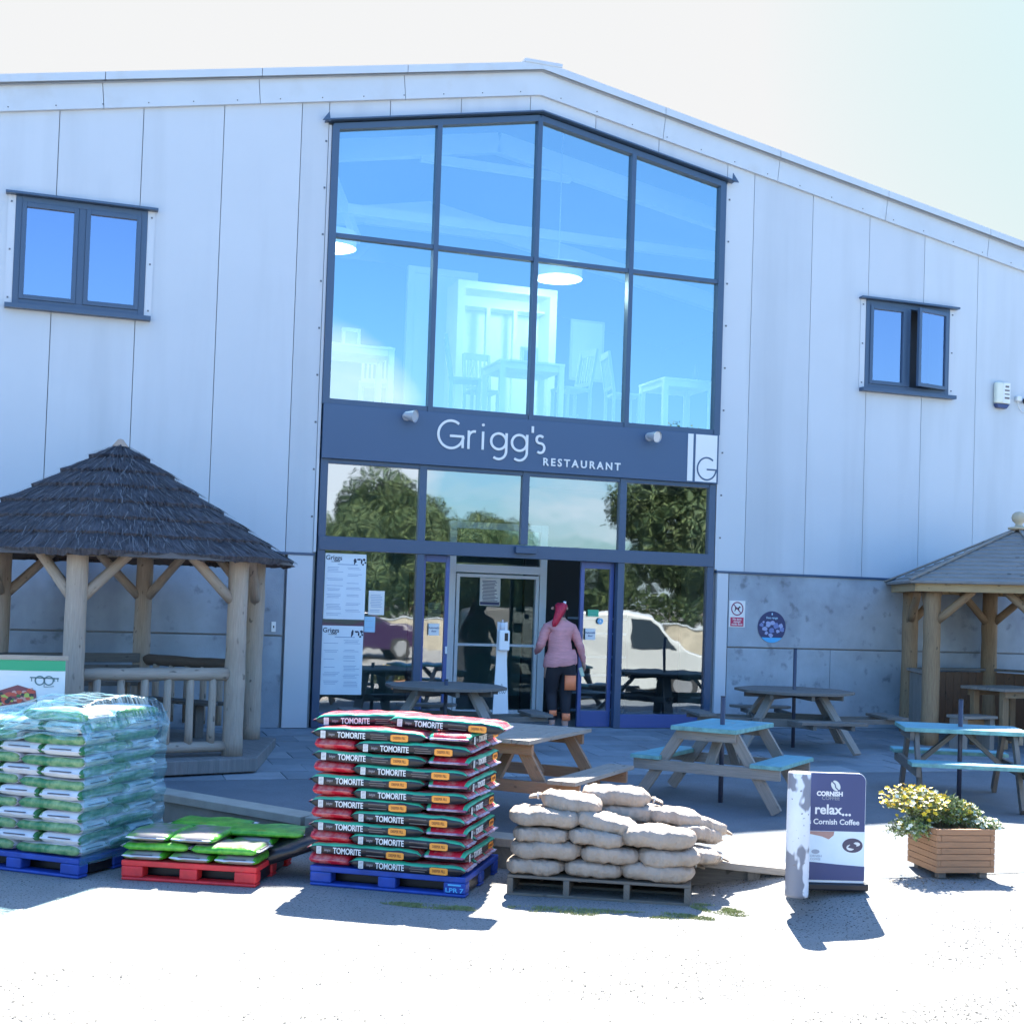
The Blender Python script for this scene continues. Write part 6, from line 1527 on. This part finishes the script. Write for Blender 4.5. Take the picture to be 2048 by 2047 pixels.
g = MB(); g.box((0, 0, -0.005), (0.06, 0.012, 0.13), ry=-0.35); g.box((0.012, 0.008, 0.0), (0.05, 0.006, 0.10), ry=-0.2); g.build('sheet', mat('paper_pale', (0.55, 0.66, 0.50), 0.7), mk, 0.002)

# ------------------------------------------------------------------ moss, litter
random.seed(31)
def tufts(name, pts, n, h=0.02):
    g = MB()
    for i in range(n):
        cx, cy, ax, ay, ang = random.choice(pts); a = random.uniform(0, 2*PI); r = math.sqrt(random.random())
        lx, ly = ax*r*math.cos(a), ay*r*math.sin(a); x = cx+lx*math.cos(ang)-ly*math.sin(ang); y = cy+lx*math.sin(ang)+ly*math.cos(ang)
        if noise.noise(Vector((x*6, y*6, 0))) < 0.02+random.gauss(0, .12): continue
        z = zG(x, y)+0.002; d = Vector((random.gauss(0, .35), random.gauss(0, .35), 1)).normalized()*h*random.uniform(.5, 1.3); s_ = Vector((random.gauss(0, 1), random.gauss(0, 1), 0)).normalized()*0.003
        p = Vector((x, y, z)); g.face([p-s_, p+s_, p+d], 0)
    tag(g.build(name, 'grass', recalc=False), kind='stuff')
tufts('moss', [(3.75, -8.58, 0.55, 0.13, -0.48), (4.3, -8.82, 0.35, 0.10, -0.5), (2.75, -8.22, 0.40, 0.07, -0.5), (4.75, -8.72, 0.12, 0.25, 0.5)], 15000, 0.014)
g = MB()
for i in range(15000):
    x = random.uniform(-2, 9); y = -8.7-2.9*random.random()**0.45
    if noise.noise(Vector((x*0.7, y*1.6, 0)))+random.gauss(0, .12) < 0.0: continue
    z = zG(x, y)+0.004; a = random.uniform(0, PI); s_ = random.uniform(0.005, 0.015); d = Vector((math.cos(a), math.sin(a), 0)); q = Vector((-d.y, d.x, 0))
    p = Vector((x, y, z)); g.face([p-d*s_, p+q*s_*.45+Vector((0, 0, .002)), p+d*s_, p-q*s_*.45], 1)
for i in range(260):   # leaves and grit gathered under the timber step and planter
    k = random.random()
    x, y = (4.1+1.3*k+random.gauss(0, .04), -7.33-0.95*k-abs(random.gauss(0, .09))) if i % 2 else (6.5+random.gauss(0, .3), -8.9+random.gauss(0, .12))
    z = zG(x, y)+0.006; a = random.uniform(0, PI); s_ = random.uniform(0.006, 0.016); d = Vector((math.cos(a), math.sin(a), 0.2)); q = Vector((-d.y, d.x, 0))
    p = Vector((x, y, z)); g.face([p-d*s_, p+q*s_*.5, p+d*s_, p-q*s_*.5], 0)
tag(g.build('litter', [mat('dry_litter', (0.15, 0.10, 0.05), 0.9), mat('grit', (0.055, 0.055, 0.05), 0.9)], recalc=False), kind='stuff')

# ------------------------------------------------------------------ what the glass reflects: vehicles and trees on the far side of the car park
MT['tyre'] = mat('tyre', (0.02, 0.02, 0.022), 0.8); MT['rim'] = mat('rim', (0.35, 0.36, 0.38), 0.35, 0.6)
MT['cglass'] = mat('vehicle_glass', (0.02, 0.03, 0.04), 0.08)
def vehicle(name, lab, cat, loc, rz, prof, Wd, paint, glassf, wheels, side, wr=0.33):
    """prof: side outline (x,z) going round; x forward"""
    t_ = thing(name, lab, cat, loc, rz); g = MB(); n = len(prof); sec = []
    for yy, k, dz in ((-1, 0.90, 0), (-0.86, 1.0, 0), (0.86, 1.0, 0), (1, 0.90, 0)):
        cx = sum(p[0] for p in prof)/n
        sec.append([g.bm.verts.new((cx+(x-cx)*(0.99 if abs(yy) == 1 else 1), yy*Wd/2*(1-0.13*sm(0.9, 1.9, z)), z if abs(yy) < 1 else 0.3+(z-0.3)*0.965)) for x, z in prof])
    for a, b in zip(sec, sec[1:]):
        for i in range(n): f = g.bm.faces.new((a[i], a[(i+1) % n], b[(i+1) % n], b[i])); f.smooth = True
    g.bm.faces.new(sec[0]); g.bm.faces.new(sec[-1][::-1]); g.build('body', paint, t_, 0.03)
    for nm, pts in glassf:
        for s_ in (-1, 1):
            g = MB(); g.face([(x, s_*Wd/2*(1-0.13*sm(0.9, 1.9, z))*1.006, z) for x, z in pts]); o = g.build(nm, 'cglass', t_); mo = o.modifiers.new('t', 'SOLIDIFY'); mo.thickness = 0.01; mo.offset = 0
    for x in wheels:
        for s_ in (-1, 1):
            g = MB(); g.tube((x, s_*(Wd/2-0.20), wr), (x, s_*(Wd/2+0.01), wr), wr, n=28); wh = g.build('wheel', 'tyre', t_, 0.02)
            g = MB(); g.tube((x, s_*(Wd/2+0.011), wr), (x, s_*(Wd/2+0.02), wr), wr*0.62, n=24); g.build('rim', 'rim', wh, 0.01)
    g = MB(); x0, z0, x1, z1 = side; g.face([(x0, -Wd*0.40, z0), (x0, Wd*0.40, z0), (x1, Wd*0.36, z1), (x1, -Wd*0.36, z1)]); o = g.build('windscreen', 'cglass', t_); mo = o.modifiers.new('t', 'SOLIDIFY'); mo.thickness = 0.012; mo.offset = 0
    return t_
van_prof = [(-2.2, 0.30), (-2.25, 0.9), (-2.20, 1.65), (-2.10, 1.83), (-1.8, 1.90), (0.3, 1.88), (0.75, 1.80), (1.15, 1.45), (1.50, 1.12), (1.95, 1.00), (2.12, 0.78), (2.15, 0.35), (1.75, 0.28), (-1.8, 0.28)]
vehicle('parked_van', 'silver grey panel van on the car park, reflected in the right hand glass', 'van', (11.6, -9.3, zG(11.6, -9.3)), 0.05, van_prof, 1.85, mat('van_silver', (0.42, 0.44, 0.44), 0.3, coat=0.5),
        [('side_window', [(0.25, 1.14), (1.28, 1.14), (0.98, 1.48), (0.66, 1.72), (0.25, 1.74)])], (-1.35, 1.45), (1.42, 1.16, 0.76, 1.765), 0.34)
car_prof = [(-2.0, 0.30), (-2.08, 0.75), (-1.98, 1.0), (-1.45, 1.40), (-0.6, 1.49), (0.25, 1.44), (0.95, 1.02), (1.7, 0.90), (2.0, 0.70), (2.05, 0.35), (1.6, 0.26), (-1.6, 0.26)]
cgl = [('side_window', [(-1.45, 1.02), (0.75, 1.02), (0.22, 1.36), (-0.6, 1.41), (-1.25, 1.33)])]
vehicle('parked_car', 'dark purple hatchback parked across the car park, seen reflected in the left window', 'car', (9.4, -24.0, zL(-24.0)), 0.0, car_prof, 1.75, mat('car_purple', (0.025, 0.01, 0.045), 0.3), cgl, (-1.3, 1.3), (0.98, 1.03, 0.30, 1.42))
bnk = thing('boundary_wall', 'low pale stone wall along the far side of the car park, seen in the reflections', 'wall', (10, -29, zL(-29)-0.05))
g = MB(); g.b2(-40, 40, -0.15, 0.15, 0, 1.0); g.build('stonework', mat('far_stone', (0.34, 0.31, 0.25), 0.9, var=0.25, scale=3, bump=0.5, bscale=12), bnk, 0.02)
g = MB(); g.b2(-40, 40, -0.2, 0.2, 1.0, 1.08); g.build('capstones', 'conc', bnk, 0.02)
random.seed(44)
def crown_mesh(g, rad, hgt, z0, n, leaf, seed):
    blobs = []
    for i in range(16):
        a = random.uniform(0, 2*PI); rr = rad*0.62*math.sqrt(random.random()); zz = z0+hgt*random.uniform(0.15, 0.85); k = 1-abs((zz-z0)/hgt-0.45)*0.7
        blobs.append((Vector((rr*math.cos(a)*k, rr*math.sin(a)*k, zz)), rad*random.uniform(0.26, 0.46)))
    for i in range(n):
        c, r = random.choice(blobs); d = Vector((random.gauss(0, 1), random.gauss(0, 1), random.gauss(0, 1))).normalized()
        p = c+d*r*random.uniform(0.72, 1.05)*(1+0.25*noise.noise(d*3+c))
        nn = (d+Vector((random.gauss(0, .5), random.gauss(0, .5), random.gauss(0.3, .5)))).normalized(); a = nn.orthogonal().normalized(); b = nn.cross(a); th = random.uniform(0, PI); a, b = a*math.cos(th)+b*math.sin(th), b*math.cos(th)-a*math.sin(th)
        s_ = leaf*random.uniform(.6, 1.4); g.face([p-a*s_, p+b*s_*.5, p+a*s_, p-b*s_*.5], 0 if random.random() < .55 else 1)
    return blobs
MT['tree_a'] = mat('tree_leaf_dark', (0.035, 0.07, 0.022), 0.7, var=0.3, scale=1); MT['tree_b'] = mat('tree_leaf_light', (0.08, 0.115, 0.035), 0.7, var=0.3, scale=1); MT['bark'] = mat('bark', (0.09, 0.07, 0.05), 0.95, var=0.3, scale=6, bump=0.8, bscale=14)
TP = []
for k, (rad, hgt, nl, lf) in enumerate(((4.2, 7.0, 60000, 0.085), (3.9, 7.2, 55000, 0.085))):
    t_ = thing('tree', 'tree', 'tree', (0, 0, 0), 0, 'trees beyond the car park, seen in the reflections')
    g = MB(); bl_ = crown_mesh(g, rad, hgt, 1.6, nl, lf, k); g.build('crown', ['tree_a', 'tree_b'], t_, recalc=False)
    g = MB(); g.tube((0, 0, -0.3), (0.1, 0.05, 3.2), 0.32, 0.2, 12, wob=0.2, seg=5)
    for c, r in bl_[:9]: g.tube((0.1, 0.05, 2.6+random.random()*0.8), c, 0.11, 0.04, 7, seg=2, wob=0.2)
    g.build('trunk', 'bark', t_, recalc=True); TP.append(t_)
TREES = [(9.3, -40, 0.62, 0, 'low round tree at the left end of the far tree line'), (11.9, -38, 0.66, 1, 'small dark tree left of the tallest one beyond the boundary wall'), (14.6, -41, 0.86, 0, 'tallest dark round tree beyond the boundary wall, behind the purple hatchback'),
         (18.0, -43, 0.74, 1, 'medium tree just right of the tallest one beyond the wall'), (21.2, -45, 0.70, 0, 'medium tree at the right end of the left hand group beyond the wall'), (25.5, -61, 0.52, 0, 'small distant tree, first of the low row beyond the wall'), (28.2, -60, 0.56, 1, 'small distant tree, second of the low row beyond the wall'),
         (31, -62, 0.60, 1, 'small distant tree, third of the low row, slightly the tallest'), (33.8, -60, 0.57, 0, 'small distant tree, last of the low row beside the big olive tree'), (27.6, -37, 1.12, 0, 'big olive green tree beyond the wall on the right'), (35, -36, 0.95, 1, 'tall tree at the far right beyond the boundary wall'), (0, -42, 0.9, 1, 'dark tree beyond the wall directly behind the viewpoint')]
hd = thing('hedge', 'long dark green hedge growing behind the boundary wall of the car park', 'hedge', (12, -31.5, -0.3))
g = MB()
for i in range(60000):
    x = random.uniform(-32, 40); hh = 2.6+1.1*noise.noise(Vector((x*0.22, 0, 3)))+0.5*noise.noise(Vector((x*0.9, 0, 8))); z = hh*math.sqrt(random.random()); y = random.uniform(-0.2, 1.3)*(1-0.3*z/hh)
    a = Vector((random.gauss(0, 1), random.gauss(0, .6), random.gauss(0, 1))).normalized(); b = a.orthogonal().normalized(); s_ = random.uniform(.05, .12); p = Vector((x, y, z))
    g.face([p-a*s_, p+b*s_*.5, p+a*s_, p-b*s_*.5], 0 if random.random() < .6 else 1)
g.build('foliage', ['tree_a', 'tree_b'], hd, recalc=False)
g = MB()
for i in range(60): x = -31.5+i*1.2; g.tube((x, 0.5, 0), (x+random.gauss(0, .2), 0.5, 2.2), 0.06, 0.03, 6)
g.build('stems', 'bark', hd)
done = [False, False]
for x, y, s_, k, lab in TREES:
    if not done[k]:
        o = TP[k]; done[k] = True; o.location = (x, y, -0.2); o['label'] = lab; o.scale = (s_, s_, s_)
    else: dup(TP[k], (x, y, -0.2), (0, 0, random.uniform(0, 6)), lab, None, (s_, s_, s_))
